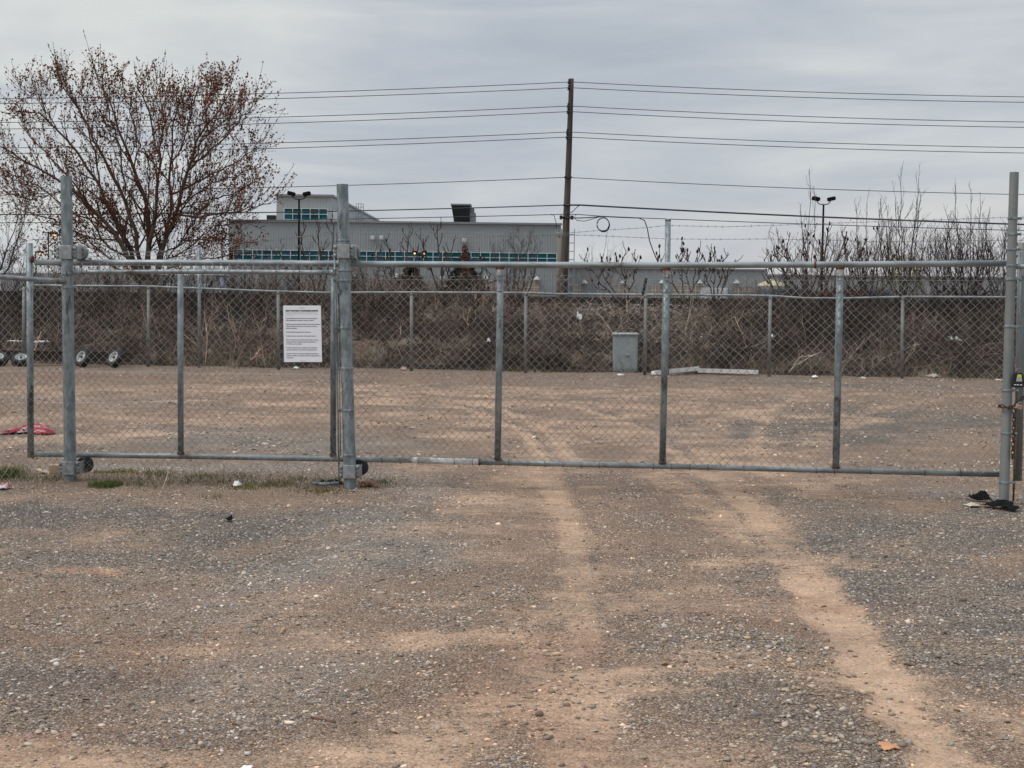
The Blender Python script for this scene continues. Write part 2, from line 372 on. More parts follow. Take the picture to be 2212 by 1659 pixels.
xs = np.unique(np.r_[np.linspace(-900, -60, 12), np.linspace(-60, -16, 12), np.arange(-16, -6, .2), np.arange(-6, 6, .055), np.arange(6, 16, .2), np.linspace(16, 60, 12), np.linspace(60, 900, 12)])
ys = np.unique(np.r_[np.linspace(-60, 3, 8), np.arange(3.4, 13.5, .05), np.arange(13.5, 33, .085), np.linspace(33, 60, 12), np.linspace(70, 3500, 16)])
GX, GY = np.meshgrid(xs, ys)
near = np.exp(-((np.maximum(np.abs(GX) - 14, 0)) / 6) ** 2) * (GY < 33)
g_dirt = strokes_mask(GX, GY, DIRT); g_dark = strokes_mask(GX, GY, DARK); g_pale = strokes_mask(GX, GY, PALE); g_red = strokes_mask(GX, GY, RED); g_tread = strokes_mask(GX, GY, TREAD)
g_dark = np.maximum(g_dark, g_tread * .5); g_dirt = g_dirt * (1 - .5 * g_tread); g_rut = g_tread
GZ = ground_z(GX, GY) * near - .02 * np.clip(g_dirt, 0, 1) * (GY < 13) - .018 * g_rut + .045 * np.clip(g_dirt, 0, 1) * np.clip(1 - g_dirt, 0, 1) * (GY < 13) * fbm(GX, GY, .12, 71, 3)
V = np.stack([GX, GY, GZ], -1).reshape(-1, 3); ny, nx = GX.shape
i, j = np.meshgrid(np.arange(ny - 1), np.arange(nx - 1), indexing='ij')
F = np.stack([i * nx + j, i * nx + j + 1, (i + 1) * nx + j + 1, (i + 1) * nx + j], -1).reshape(-1, 4)
me_g = None
def ground_material():
    m, t, b = base_mat('gravel_and_dirt'); b.inputs['Roughness'].default_value = 0.95; b.inputs['Specular IOR Level'].default_value = 0.2
    tcn = N(t, 'ShaderNodeTexCoord'); P = tcn.outputs['Object']
    a = N(t, 'ShaderNodeAttribute'); a.attribute_name = 'col'; s = N(t, 'ShaderNodeSeparateColor'); t.links.new(a.outputs['Color'], s.inputs[0])
    a2 = N(t, 'ShaderNodeAttribute'); a2.attribute_name = 'pale'
    nA = noise_(t, P, 1.3, 8, .62); nB = noise_(t, P, 9, 7, .65); nC = noise_(t, P, 60, 5, .7)
    # streaks along the driving direction, both near the gate and across the yard
    st = noise_(t, mapping_(t, P, (1.4, 11, 1), (0, 0, R(8))), 1.2, 7, .65, .6)
    br = math_(t, 'ADD', s.outputs[0], math_(t, 'MULTIPLY', math_(t, 'SUBTRACT', nA, .5), 1.5))
    br = math_(t, 'ADD', br, math_(t, 'MULTIPLY', math_(t, 'SUBTRACT', nB, .5), 1.1))
    br = math_(t, 'ADD', br, math_(t, 'MULTIPLY', math_(t, 'SUBTRACT', st, .5), 1.3))
    nD = noise_(t, P, 34, 6, .75); br = math_(t, 'ADD', br, math_(t, 'MULTIPLY', math_(t, 'SUBTRACT', nD, .5), 1.5)); dirt = maprange_(t, br, .0, .95)
    def voro(scale, off, rnd=1.0):
        v = N(t, 'ShaderNodeTexVoronoi'); v.inputs['Scale'].default_value = scale; v.inputs['Randomness'].default_value = rnd
        t.links.new(mapping_(t, P, (1, 1, 1), loc=off), v.inputs['Vector']); return v
    v1 = voro(58, (0, 0, 0)); v2 = voro(105, (3, 1, 0)); v3 = voro(22, (7, 2, 0))
    def rnd(v):
        q = N(t, 'ShaderNodeSeparateColor'); t.links.new(v.outputs['Color'], q.inputs[0]); return q.outputs[0], q.outputs[1]
    r1, r1b = rnd(v1); r2, r2b = rnd(v2); r3, _ = rnd(v3)
    stones = [(0, (.085, .074, .064)), (.3, (.18, .16, .142)), (.6, (.28, .255, .232)), (.85, (.46, .43, .39)), (1, (.80, .77, .71))]
    c1 = ramp_(t, r1, stones); c2 = ramp_(t, r2, stones)
    gv = mix_(t, .5, c1, c2)
    tint = ramp_(t, nA, [(.35, (.96, .95, .98)), (.5, (1.02, .98, .93)), (.65, (1.14, .97, .82))])
    gv = mix_(t, 1.0, gv, tint, 'MULTIPLY')
    soil = mix_(t, maprange_(t, nA, .35, .65), (.335, .24, .175), (.25, .188, .142))
    gv = mix_(t, maprange_(t, math_(t, 'ADD', nC, math_(t, 'MULTIPLY', s.outputs[1], -.25)), .30, .60, .05, .80), gv, soil)
    ve = N(t, 'ShaderNodeTexVoronoi', feature='DISTANCE_TO_EDGE'); ve.inputs['Scale'].default_value = 58; t.links.new(P, ve.inputs['Vector'])
    gap = maprange_(t, ve.outputs['Distance'], .02, .18, .40, 1.0); gc = N(t, 'ShaderNodeCombineColor')
    for k in range(3): t.links.new(gap, gc.inputs[k])
    gv = mix_(t, 1.0, gv, gc.outputs[0], 'MULTIPLY')
    dk = math_(t, 'SUBTRACT', 1.0, math_(t, 'MULTIPLY', s.outputs[1], .30))
    dkc = N(t, 'ShaderNodeCombineColor')
    for k, (f_, g_) in enumerate(((1.20, -.12), (1.07, -.03), (.98, .02))): t.links.new(math_(t, 'MULTIPLY', dk, math_(t, 'ADD', f_, math_(t, 'MULTIPLY', s.outputs[1], g_))), dkc.inputs[k])
    gv = mix_(t, 1.0, gv, dkc.outputs[0], 'MULTIPLY')
    pl = mix_(t, 1.0, ramp_(t, r1b, [(0, (.12, .11, .10)), (.5, (.30, .28, .26)), (1, (.60, .57, .52))]), (1, 1, 1), 'MULTIPLY')
    gv = mix_(t, math_(t, 'MULTIPLY', a2.outputs['Fac'], .55), gv, pl)
    d1 = mix_(t, maprange_(t, nB, .35, .65), (.60, .395, .26), (.43, .29, .195))
    d1 = mix_(t, maprange_(t, nC, .45, .75), d1, (.31, .205, .14))
    peb = maprange_(t, r2b, .86, .9); d1 = mix_(t, math_(t, 'MULTIPLY', peb, .5), d1, c1)
    c = mix_(t, math_(t, 'MULTIPLY', dirt, .86), gv, d1)
    rd = math_(t, 'MULTIPLY', s.outputs[2], maprange_(t, nB, .3, .6))
    c = mix_(t, math_(t, 'MULTIPLY', rd, .6), c, (.27, .12, .075))
    big = maprange_(t, nA, .28, .72, .82, 1.14); cc = N(t, 'ShaderNodeCombineColor')
    for k in range(3): t.links.new(big, cc.inputs[k])
    c = mix_(t, 1.0, c, cc.outputs[0], 'MULTIPLY')
    t.links.new(c, b.inputs['Base Color'])
    h1 = math_(t, 'MULTIPLY', v1.outputs['Distance'], math_(t, 'MULTIPLY', -1.0, maprange_(t, r1b, .3, .9, .3, 1)))
    h2 = math_(t, 'MULTIPLY', v2.outputs['Distance'], -.35)
    h = math_(t, 'ADD', math_(t, 'ADD', h1, h2), math_(t, 'MULTIPLY', nB, .6))
    h = math_(t, 'MULTIPLY', h, math_(t, 'SUBTRACT', 1.0, math_(t, 'MULTIPLY', dirt, .7)))
    bn = N(t, 'ShaderNodeBump'); bn.inputs['Strength'].default_value = 1.0; bn.inputs['Distance'].default_value = 0.02
    t.links.new(h, bn.inputs['Height']); t.links.new(bn.outputs[0], b.inputs['Normal'])
    return m
gm = ground_material()
C = np.stack([g_dirt, g_dark, g_red], -1).reshape(-1, 3)
gr = fast_mesh('ground', V, F, gm, None, C, True); tag(gr, kind='structure')
a = gr.data.attributes.new('pale', 'FLOAT', 'POINT'); a.data.foreach_set('value', g_pale.ravel().astype(np.float32))

def mask_at(x, y, M):
    xi = np.clip(np.searchsorted(xs, x), 1, len(xs) - 1); yi = np.clip(np.searchsorted(ys, y), 1, len(ys) - 1); return M[yi, xi]
def zat(x, y):
    x = np.asarray(x, float); y = np.asarray(y, float)
    xi = np.clip(np.searchsorted(xs, x) - 1, 0, len(xs) - 2); yi = np.clip(np.searchsorted(ys, y) - 1, 0, len(ys) - 2)
    u = (x - xs[xi]) / (xs[xi + 1] - xs[xi]); v = (y - ys[yi]) / (ys[yi + 1] - ys[yi])
    return (GZ[yi, xi] * (1 - u) + GZ[yi, xi + 1] * u) * (1 - v) + (GZ[yi + 1, xi] * (1 - u) + GZ[yi + 1, xi + 1] * u) * v

# loose stones: real pieces of crushed rock lying on the ground
ICO_V = []; _p = (1 + 5 ** .5) / 2
for a_, b_ in ((1, _p), (-1, _p), (1, -_p), (-1, -_p)): ICO_V += [(0, a_, b_), (a_, b_, 0), (b_, 0, a_)]
ICO_V = np.array(ICO_V); ICO_V /= np.linalg.norm(ICO_V[0])
import itertools
el = min(np.linalg.norm(ICO_V[0] - ICO_V[k]) for k in range(1, 12)) * 1.01
ICO_F = []
for t3 in itertools.combinations(range(12), 3):
    if all(np.linalg.norm(ICO_V[p] - ICO_V[q]) < el for p, q in itertools.combinations(t3, 2)):
        p, q, r_ = t3; nrm = np.cross(ICO_V[q] - ICO_V[p], ICO_V[r_] - ICO_V[p])
        ICO_F.append(t3 if nrm @ ICO_V[p] > 0 else (p, r_, q))
ICO_F = np.array(ICO_F)
def scatter_rocks(name, xyz, size, m, tone, parent=None, flat=.6, lumpy=.42):
    n = len(xyz); B = ICO_V[None] * (1 + rng.uniform(-lumpy, lumpy, (n, 12, 1)))
    sc3 = np.stack([rng.uniform(.75, 1.35, n), rng.uniform(.6, 1.1, n), rng.uniform(.35, .85, n) * flat * 1.3], -1)
    B = B * sc3[:, None]
    tilt = rng.normal(0, .35, n); ct, st_ = np.cos(tilt)[:, None], np.sin(tilt)[:, None]
    B = np.stack([B[..., 0], B[..., 1] * ct - B[..., 2] * st_, B[..., 1] * st_ + B[..., 2] * ct], -1)
    a = rng.uniform(0, 6.28, n); ca, sa = np.cos(a)[:, None], np.sin(a)[:, None]
    B = np.stack([B[..., 0] * ca - B[..., 1] * sa, B[..., 0] * sa + B[..., 1] * ca, B[..., 2]], -1)
    V = B * size[:, None, None] + xyz[:, None]; F = ICO_F[None] + (np.arange(n) * 12)[:, None, None]
    return fast_mesh(name, V.reshape(-1, 3), F.reshape(-1, 3), m, parent, np.repeat(tone, 12, 0))
def tones(n, base=(1, 1, 1), dark=.35, spread=.55):
    v = np.clip(rng.lognormal(-.08, spread * .85, n), .42, 2.3); w = rng.normal(0, .06, n)
    return np.stack([v * (1 + w) * base[0], v * base[1], v * (1 - w * 1.3) * base[2]], -1)
stone_m = pmat('crushed_stone', (.36, .30, .25), (.28, .235, .195), 30, .95, 0, vcol=True, spec=.2)
def spots(n, x0, x1, y0, y1, power=1.0):
    """more stones close by, and only inside the view"""
    y = y0 + (y1 - y0) * rng.random(n) ** power
    x = (rng.random(n) * 2 - 1) * y * .39 
    return x, y
x, y = spots(230000, -5, 5, 4.6, 14.5, 1.0)
dd = mask_at(x, y, g_dirt); rd_ = fbm(x, y, .5, 77); clump = fbm(x, y, .16, 123, 3)
dens = np.clip(1.0 - dd * 1.25, .03, 1) * smoothstep(rd_, .30, .62) * smoothstep(clump, .28, .62)
dens = np.maximum(dens, .9 * np.clip(mask_at(x, y, g_pale), 0, 1)) 
dkm = np.clip(mask_at(x, y, g_dark), 0, 1); dens = np.maximum(dens, .85 * dkm * (1 - .8 * np.clip(dd, 0, 1)))
keep = rng.random(len(x)) < dens * .8 + .015; x, y = x[keep], y[keep]
size = np.clip(rng.lognormal(math.log(.0052), .42, len(x)), .0025, .022)
size[mask_at(x, y, g_dirt) > .5] *= .8
tn = tones(len(x)); dk = mask_at(x, y, g_dark); tn = tn * (1 - .12 * np.clip(dk, 0, 1))[:, None] * (1 + np.clip(dk, 0, 1)[:, None] * np.array((-.02, .0, .02)));  print('stones', len(x))
pk = mask_at(x, y, g_pale); tn *= (1 + .3 * np.clip(pk, 0, 1))[:, None]
dm = np.clip(mask_at(x, y, g_dirt), 0, 1)[:, None]; tn = tn * (1 - dm) + tn * np.array((1.5, 1.1, .82)) * dm * 1.1
tag(scatter_rocks('loose_gravel', np.stack([x, y, zat(x, y) + size * .12], -1), size, stone_m, tn), 'loose grey and tan crushed gravel spread over the driveway', 'gravel', kind='stuff')
# larger stones, thick near the berm beside the right-hand wheel track
pts = []
for (px, py), n, sp in [((1640, 1390), 60, .16), ((1680, 1440), 160, .18), ((1740, 1520), 160, .2), ((1830, 1610), 110, .2), ((1500, 1400), 60, .3), ((1250, 1490), 70, .15), ((1130, 1540), 60, .2), ((1990, 1400), 40, .3), ((2080, 1560), 70, .25),
                        ((1500, 1210), 80, .25), ((1450, 1360), 60, .4), ((400, 1430), 110, .5), ((120, 1600), 90, .3), ((900, 1240), 90, .5), ((600, 1180), 80, .7), ((1130, 1410), 50, .3), ((1000, 1600), 60, .5), ((260, 1300), 60, .6), ((1950, 1230), 50, .5), ((2060, 1070), 60, .4), ((850, 1060), 80, .4), ((1600, 1640), 60, .3), ((560, 1610), 60, .5)]:
    g = ground(px, py)[:2]; pts.append(g + rng.normal(0, 1, (n, 2)) * np.array((sp, sp * 1.4)))
pts = np.concatenate(pts); pts = pts[(pts[:, 1] > 4.7)]
size = np.clip(rng.lognormal(math.log(.0098), .36, len(pts)), .006, .020)
tag(scatter_rocks('scattered_stones', np.c_[pts, zat(pts[:, 0], pts[:, 1]) + size * .2], size, stone_m, tones(len(pts), (1.15, 1.08, .97), .3, .35), lumpy=.55), 'larger pale stones scattered along the wheel tracks', 'stones', kind='stuff')
# sparser stones over the yard behind the gate
x, y = spots(42000, -8, 8, 14.5, 31, 1.0); k = rng.random(len(x)) < np.clip(1 - mask_at(x, y, g_dirt) * 1.2, .06, 1) * smoothstep(fbm(x, y, .9, 8), .35, .6)
x, y = x[k], y[k]; size = np.clip(rng.lognormal(math.log(.011), .4, len(x)), .006, .03)
tag(scatter_rocks('yard_gravel', np.stack([x, y, zat(x, y) + size * .15], -1), size, stone_m, tones(len(x), (1.1, 1.05, 1.02))), 'coarser grey gravel over the yard behind the gate', 'gravel', kind='stuff')

# ================================================================== GATE AND NEAR FENCE
PL, PM, PR = ground(152, 1040), ground(757, 1054), ground(2168, 1090)
def plane_off(A, B, d):
    n = np.array((B[1] - A[1], -(B[0] - A[0]), 0.0)); n /= np.linalg.norm(n)
    if n[1] < 0: n = -n
    return A + n * d, B + n * d
GA, GB = plane_off(PL + (PM - PL) * 0, PR, .14)      # the sliding gate runs behind the posts
FA, FB = plane_off(PL, PM, -.062)                     # the fixed fabric is tied to the front of the posts
gdir = (GB - GA) / np.linalg.norm(GB - GA); gang = math.atan2(gdir[1], gdir[0])
gnorm = np.array((-gdir[1], gdir[0], 0))
def gp(px, py): return on_plane(px, py, GA, GB)
def ring(mb, c, r, h, axis=(0, 0, 1), n=24): mb.lathe([(r, -h / 2), (r + .003, -h / 2 + .003), (r + .003, h / 2 - .003), (r, h / 2)], c, axis, n)

def chain_link(name, A, B, zlo, zhi, parent, m, W=.0715, r=.0023, n=4, wob=.006, seed=0, sel=None, barb=.025):
    """woven wire fabric between two upright lines: each wire zigzags and hooks into its neighbours"""
    A = np.asarray(A, float); B = np.asarray(B, float); L = np.linalg.norm((B - A)[:2]); d = (B - A) / np.linalg.norm((B - A)[:2]); d[2] = 0
    nrm = np.array((-d[1], d[0], 0)); k = int(L / (W / 2)); parts = []
    s0 = np.arange(k) * W / 2
    zl = np.array([zlo(s / L) for s in s0]); zh = np.array([zhi(s / L) for s in s0]); J = int(np.ceil((zh - zl).max() / (W / 2))) + 1
    j = np.arange(J)
    col_ = np.where((j[None] + np.arange(k)[:, None]) % 2 == 0, 0, 1)
    S = s0[:, None] + col_ * W / 2
    Zz = zl.min() + (j[None] * W / 2) + 0 * S
    node = (S / (W / 2)).round().astype(int)
    wx = (smooth_noise(node * 1.0, j[None] * 1.0 + 0 * S, 3.1, 50 + seed) - .5) * wob * 2; wz = (smooth_noise(node * 1.0, j[None] * 1.0 + 0 * S, 2.7, 90 + seed) - .5) * wob * 2
    bul = (smooth_noise(node * 1.0, j[None] * 1.0, 14, 20 + seed) - .5) * .02
    off = np.where(col_ == 0, -1, 1) * r * 1.1
    P = A[None, None] * np.array((1, 1, 0)) + (S + wx)[..., None] * d + (off + bul)[..., None] * nrm; P[..., 2] = Zz + wz
    # clip each wire to its own top and bottom
    P[..., 2] = np.clip(P[..., 2], zl[:, None], zh[:, None])
    V, F = batch_tubes(P, np.full(P.shape[:2], r), n)
    if barb:                                            # twisted wire ends along the top
        top = P[:, -1].copy(); tp = np.stack([top, top + np.array((0, 0, barb * .5)) + d * .004, top + np.array((0, 0, barb)) - d * .006], 1)
        V2, F2 = batch_tubes(tp, np.full(tp.shape[:2], r), n); V, F = join([(V, F), (V2, F2)])
    return fast_mesh(name, V, F, m, parent)

gate = empty('sliding_gate', (GA + GB) / 2 * np.array((1, 1, 0)), gang)
tag(gate, 'long galvanised sliding gate of pipe and chain link across the driveway', 'gate')
tb = MB(); P_ = [gp(*p) for p in [(76, 567), (390, 567.5), (757, 570), (1081, 572), (1440, 573), (1815, 571.5), (2176, 569)]]; tb.tube(P_, .0265, 20)
tb.build('top_rail', galv_rail, gate, True)
bb = MB(); B_ = [gp(*p) for p in [(76, 981), (390, 985.5), (757, 992), (890, 994)]]; bb.tube(B_, .0245, 20); bb.build('bottom_rail', galv_rail, gate, True)
bb = MB(); B_ = [gp(*p) for p in [(1036, 998), (1250, 1003), (1440, 1007), (1760, 1015), (2176, 1025)]]; bb.tube(B_, .0245, 20); bb.build('bottom_rail', galv_rail, gate, True)
bb = MB(); bb.tube([gp(*p) for p in [(890, 994), (960, 996), (1036, 998)]], .0265, 20); o = bb.build('bottom_rail', pmat('worn_white_paint', (.66, .67, .65), (.45, .46, .45), 14, .55, 0, .1, c3=(.28, .27, .25), c3amt=.56), gate, True); o['label'] = 'white painted sleeve on the bottom rail'
smear = pmat('paint_smear', (.42, .43, .42), (.27, .28, .28), 25, .6, c3=(.20, .10, .06), c3amt=.58)
for (xt, yt, xb, yb, w) in [(63.5, 525, 66.5, 988, .029), (389.5, 594, 390.5, 980, .0265), (721, 600, 719.5, 984, .026), (1081, 578, 1075, 992, .0285), (1440, 580, 1431, 1001, .0285), (1815, 578, 1805.5, 1010, .030), (2209, 524, 2198, 1038, .036)]:
    q = MB(); a_, b_ = gp(xb, yb), gp(xt, yt); q.tube([a_, (a_ + b_) / 2, b_], w, 18); u_ = q.build('upright', galv if w < .034 else stained, gate, True)
    if xt > 1000 and xt < 2000:
        q = MB(); ring(q, b_ - np.array((0, 0, .002)), w + .003, .026); q.build('weld', rust, u_)
        q = MB(); ring(q, b_ - np.array((0, 0, .045)), w + .0005, .06); q.build('paint_patch', smear, u_)
    if xt > 100 and xt < 2000:
        q = MB(); ring(q, a_ + np.array((0, 0, .006)), w + .004, .014); q.build('weld', rust, u_)
    if xt < 100:
        for (wx_, wy_) in ((73, 560), (73, 983)):
            q = MB(); ring(q, gp(wx_, wy_) - gdir * .012, .029, .018, gdir); q.build('weld', rust, u_)
q = MB(); ring(q, gp(1760.5, 572), .0275, .018, gdir); q.build('weld', rust, gate)
q = MB(); ring(q, gp(1036, 998), .0275, .016, gdir); q.build('weld', rust, gate)
# thin tension wire and the fabric of the opening part
a_, b_ = gp(722, 604), gp(2200, 606)
q = MB(); q.tube(resample([a_ - gnorm * .03, b_ - gnorm * .03], 10), .0016, 5); q.build('tension_wire', wire_m, gate)
ga, gb = gp(722, 990) , gp(2200, 1020)
zt = lambda t: gp(722 + 1478 * t, 594 + 2 * math.sin(t * 9))[2] + .006 * math.sin(t * 31)
zb = lambda t: gp(722 + 1478 * t, 990 + 33 * t)[2]
chain_link('chain_link_fabric', ga - gnorm * .033, gb - gnorm * .033, zb, zt, gate, wire_m, seed=1)
# little twists of wire that tie the fabric to rails and uprights
def ties(pts, parent, axis_v, r=.03, mat_=galv, name='wire_tie'):
    for p in pts:
        q = MB(); a = np.linspace(0, 2 * math.pi, 12); ax = np.asarray(axis_v, float)
        A_ = np.cross(ax, (0, 1, .2)); A_ /= np.linalg.norm(A_); B_ = np.cross(ax, A_)
        q.tube([p + r * (math.cos(t) * A_ + math.sin(t) * B_) + ax * .012 * (t / 6.28 - .5) for t in a], .0022, 5); q.build(name, mat_, parent)
for t in np.linspace(.05, .97, 34):
    p = B_ = gp(757 + 1400 * t, 992 + 33 * t + random.uniform(-.5, .5)); ties([p], gate, gdir, .029, rubber if random.random() < .5 else wire_m)
for xt, yt, xb, yb in ((1081, 578, 1075, 992), (1440, 580, 1431, 1001), (1815, 578, 1805.5, 1010)):
    for t in (.12, .25, .38, .52, .66, .8):
        ties([gp(xt + (xb - xt) * t, yt + (yb - yt) * t)], gate, (0, 0, 1), .032)

# ---- posts
def gate_post(label, xt, yt, xb, yb, P0, rb, rt, m=galv):
    e = empty('gate_post', P0 * np.array((1, 1, 0)), 0); tag(e, label, 'post', 'tall round gate posts')
    b = np.array(P0, float); t = at(xt, yt, P0[1]); b[2] = -.05
    q = MB(); k = 14; pts = [b + (t - b) * s for s in np.linspace(0, 1, k)]; q.tube(pts, np.linspace(rb, rt, k), 32, caps=False)
    q.tube([t, t - np.array((0, 0, .12))], [rt - .006, rt - .006], 24, caps=True)
    q.lathe([(rt, 0), (rt - .006, .0005)], t, (0, 0, 1), 32)
    q.build('pipe', m, e, True); return e, b, t
def post_pt(b, t, py, P0):
    """point on the post axis at a given picture height"""
    lo, hi = 0.0, 1.0
    for _ in range(30):
        mid = (lo + hi) / 2; p = b + (t - b) * mid - EYE; v = CY - FOC * (p @ _u) / (p @ _f)
        if v > py: lo = mid
        else: hi = mid
    return b + (t - b) * lo
def roller(e, b, t, P0, py, wpx, wpy, wr, m_wheel, rpost, off=0):
    c = post_pt(b, t, py, P0); w, h = .205, .118
    br = MB(); X_ = np.array((1, 0, 0.)); Y_ = np.array((0, 1., 0))
    br.box(c + Y_ * (-rpost - .009), (.105, .012, h), bevel=.004)
    for s in (-1, 1): br.box(c + X_ * s * .070 + Y_ * (-rpost * .45), (.042, .014, h), bevel=.005)
    # curved strap between the ears and over the pipe
    a = np.linspace(-.95, .95, 9)
    for s_ in range(8):
        aa = (a[s_] + a[s_ + 1]) / 2 * 1.15; br.box(c + np.array((math.sin(aa), -math.cos(aa), 0)) * (rpost + .008), (.026, .010, h * .98), rot=((math.cos(aa), -math.sin(aa), 0), (math.sin(aa), math.cos(aa), 0), (0, 0, 1)))
    for s in (-1, 1):
        br.box(c + X_ * s * .070 + Y_ * (-rpost * .45 - .010), (.032, .012, .010), bevel=.003)
    br.box(c + X_ * .096 + Y_ * .035, (.010, .13, h * .95), bevel=.004)
    bo = br.build('roller_bracket', steel_cast, e)
    for sx in (-1, 1):
        for sz in (-1, 1):
            q = MB(); q.lathe([(.0165, 0), (.0165, .004), (.014, .009), (.009, .0125), (.001, .014)], c + X_ * sx * .070 + Y_ * (-rpost * .45 - .007) + np.array((0, 0, sz * h * .30)), (0, -1, 0), 14); q.build('bolt', galv, bo, True)
    d = ray(wpx, wpy); wc = on_plane(wpx, wpy, GA, GB)
    q = MB(); ax = gnorm
    q.lathe([(.012, -.050), (wr * .55, -.050), (wr * .6, -.040), (wr * .93, -.040), (wr, -.034), (wr, -.020), (wr * .80, -.004), (wr * .80, .004), (wr, .020), (wr, .034), (wr * .93, .040), (.012, .042)], wc, ax, 36)
    wh = q.build('roller_wheel', m_wheel, e)
    q = MB(); q.lathe([(.016, -.075), (.016, -.048)], wc, ax, 14); q.lathe([(.026, -.053), (.024, -.064)], wc, ax, 6); q.build('axle', galv, wh)
postL, bL, tL = gate_post('leftmost tall gate post, darker stains, red dirt at its foot', 143, 381, 152, 1043, PL, .0525, .0485)
postM, bM, tM = gate_post('thick tall gate post with two rollers beside the white notice', 739.5, 398, 758, 1056, PM, .054, .0495)
postR, bR, tR = gate_post('tall gate post at the right with the rusty chain around it', 2191, 372, 2168.5, 1090, PR, .0415, .0365, stained)
roller(postL, bL, tL, PL, 545.5, 173, 546, .064, galv_old, .05); roller(postL, bL, tL, PL, 1010, 183, 1004, .070, rubber, .052)
roller(postM, bM, tM, PM, 543.5, 760, 544, .068, galv_old, .051); roller(postM, bM, tM, PM, 1017.5, 777, 1010, .072, rubber, .053)
def bands(e, b, t, P0, ys_, r, side, ln=.045):
    for py in ys_:
        c = post_pt(b, t, py, P0); q = MB(); ring(q, c, r + .001, .020); X_ = np.array((side, 0, 0))
        if ln:
            for k in (-1, 1): q.box(c + X_ * (r + ln / 2) + np.array((0, k * .006 - .01, 0)), (ln, .003, .020))
        o = q.build('band', galv, e)
        if ln: q = MB(); q.lathe([(.009, -.018), (.009, .014), (.005, .018)], c + X_ * (r + ln * .7) + np.array((0, -.01, 0)), (0, -1, 0), 8); q.build('bolt', galv, o)
bands(postM, bM, tM, PM, (520, 527), .0505, -1, .02); bands(postM, bM, tM, PM, (584, 606, 708, 796, 886), .053, -1); bands(postM, bM, tM, PM, (983,), .0535, -1, 0)
bands(postL, bL, tL, PL, (592, 716 - 95), .0505, 1, .02)
bands(postR, bR, tR, PR, (472, 506, 539, 574), .0385, 1, .03); bands(postR, bR, tR, PR, (603, 705, 843, 936, 1042), .041, 1, .05)

# ---- fixed fence between the left and the middle post
fe = empty('chain_link_fence', (PL + PM) / 2 * np.array((1, 1, 0)), math.atan2((FB - FA)[1], (FB - FA)[0]))
tag(fe, 'fixed chain link panel with the white notice, between the two left posts', 'fence', 'fixed chain link fence panels')
fp = lambda px, py: on_plane(px, py, FA, FB)
fa2, fb2 = plane_off(PL, PM, -.01); fp2 = lambda px, py: on_plane(px, py, fa2, fb2)
q = MB(); q.tube(resample([fp2(160, 588), fp2(440, 587), fp2(722, 589)], 12), .0205, 16); q.build('top_rail', galv_rail, fe, True)
for xx, yy in ((712, 589), (166, 588)): q = MB(); q.tube([fp2(xx, yy), fp2(xx + 12, yy)], .0245, 16); q.build('rail_cup', galv, fe, True)
chain_link('chain_link_fabric', fp(156, 1035), fp(729, 1046), lambda t: fp(156 + 573 * t, 1034 + 12 * t)[2], lambda t: fp(156 + 573 * t, 574)[2], fe, wire_m, seed=4)
q = MB(); q.tube([fp2(722.5, 558), fp2(726, 700), fp2(730, 900), fp2(733, 1046)], .0075, 8); q.tube([fp2(728.5, 620), fp2(733, 800), fp2(736, 985)], .004, 6); q.build('tension_bar', galv, fe, True)
for t in np.linspace(.04, .96, 11):
    q = MB(); p = fp2(165 + 555 * t, 588); a = np.linspace(0, 6.0, 11)
    q.tube([p + .0235 * np.array((0, math.cos(s), math.sin(s))) + gdir * .01 * s / 6 for s in a], .002, 5); q.tube([p + np.array((0, -.024, 0)), p + np.array((.01, -.03, .028))], .002, 5); q.build('wire_tie', galv, fe)
# the panel left of the left post, turning towards the street
lA = fp(148, 600).copy(); lA[:2] = PL[:2] + np.array((0, -.06)); lB = ground(-260, 1085)
LA_, LB_ = lA * np.array((1, 1, 0)), lB * np.array((1, 1, 0)); lp = lambda px, py: on_plane(px, py, LA_, LB_)
fl = empty('chain_link_fence', (LA_ + LB_) / 2, 0); tag(fl, 'chain link panel running off the left edge from the leftmost gate post', 'fence', 'fixed chain link fence panels')
q = MB(); q.tube(resample([lp(134, 607), lp(60, 602.5), lp(-60, 594)], 8), .0205, 16); q.build('top_rail', galv_rail, fl, True)
q = MB(); q.tube([lp(124, 606.5), lp(140, 607.5)], .026, 16); q.build('rail_cup', galv_old, fl, True)
def tl(t): return lp(148 - 240 * t, 593 - 12 * t)[2]
chain_link('chain_link_fabric', lp(147, 1036), lp(-110, 1052), lambda t: .03, tl, fl, wire_m, seed=9)
# the panel right of the right post
rA, rB = plane_off(PM, PR, .0); rA = rA * np.array((1, 1, 0)); rB = rB * np.array((1, 1, 0))
rp = lambda px, py: on_plane(px, py, rA, rB)
fr = empty('chain_link_fence', rp(2205, 1080) * np.array((1, 1, 0)), 0); tag(fr, 'chain link panel starting at the far right edge, behind the black lockbox', 'fence', 'fixed chain link fence panels')
q = MB(); q.tube([rp(2206, 545), rp(2201, 700), rp(2194.5, 920)], .0085, 8); q.build('tension_bar', galv, fr, True)
q = MB(); q.tube([rp(2195, 915), rp(2189, 1082)], .0085, 8); q.build('tension_bar', pmat('ochre_rust', (.16, .10, .05), (.09, .06, .035), 30, .9), fr, True)
q = MB(); q.tube([rp(2193, 575), rp(2300, 578)], .0205, 14); q.build('top_rail', galv_rail, fr, True)
chain_link('chain_link_fabric', rp(2203, 1080), rp(2330, 1080), lambda t: .02, lambda t: 1.95, fr, wire_m, seed=13)

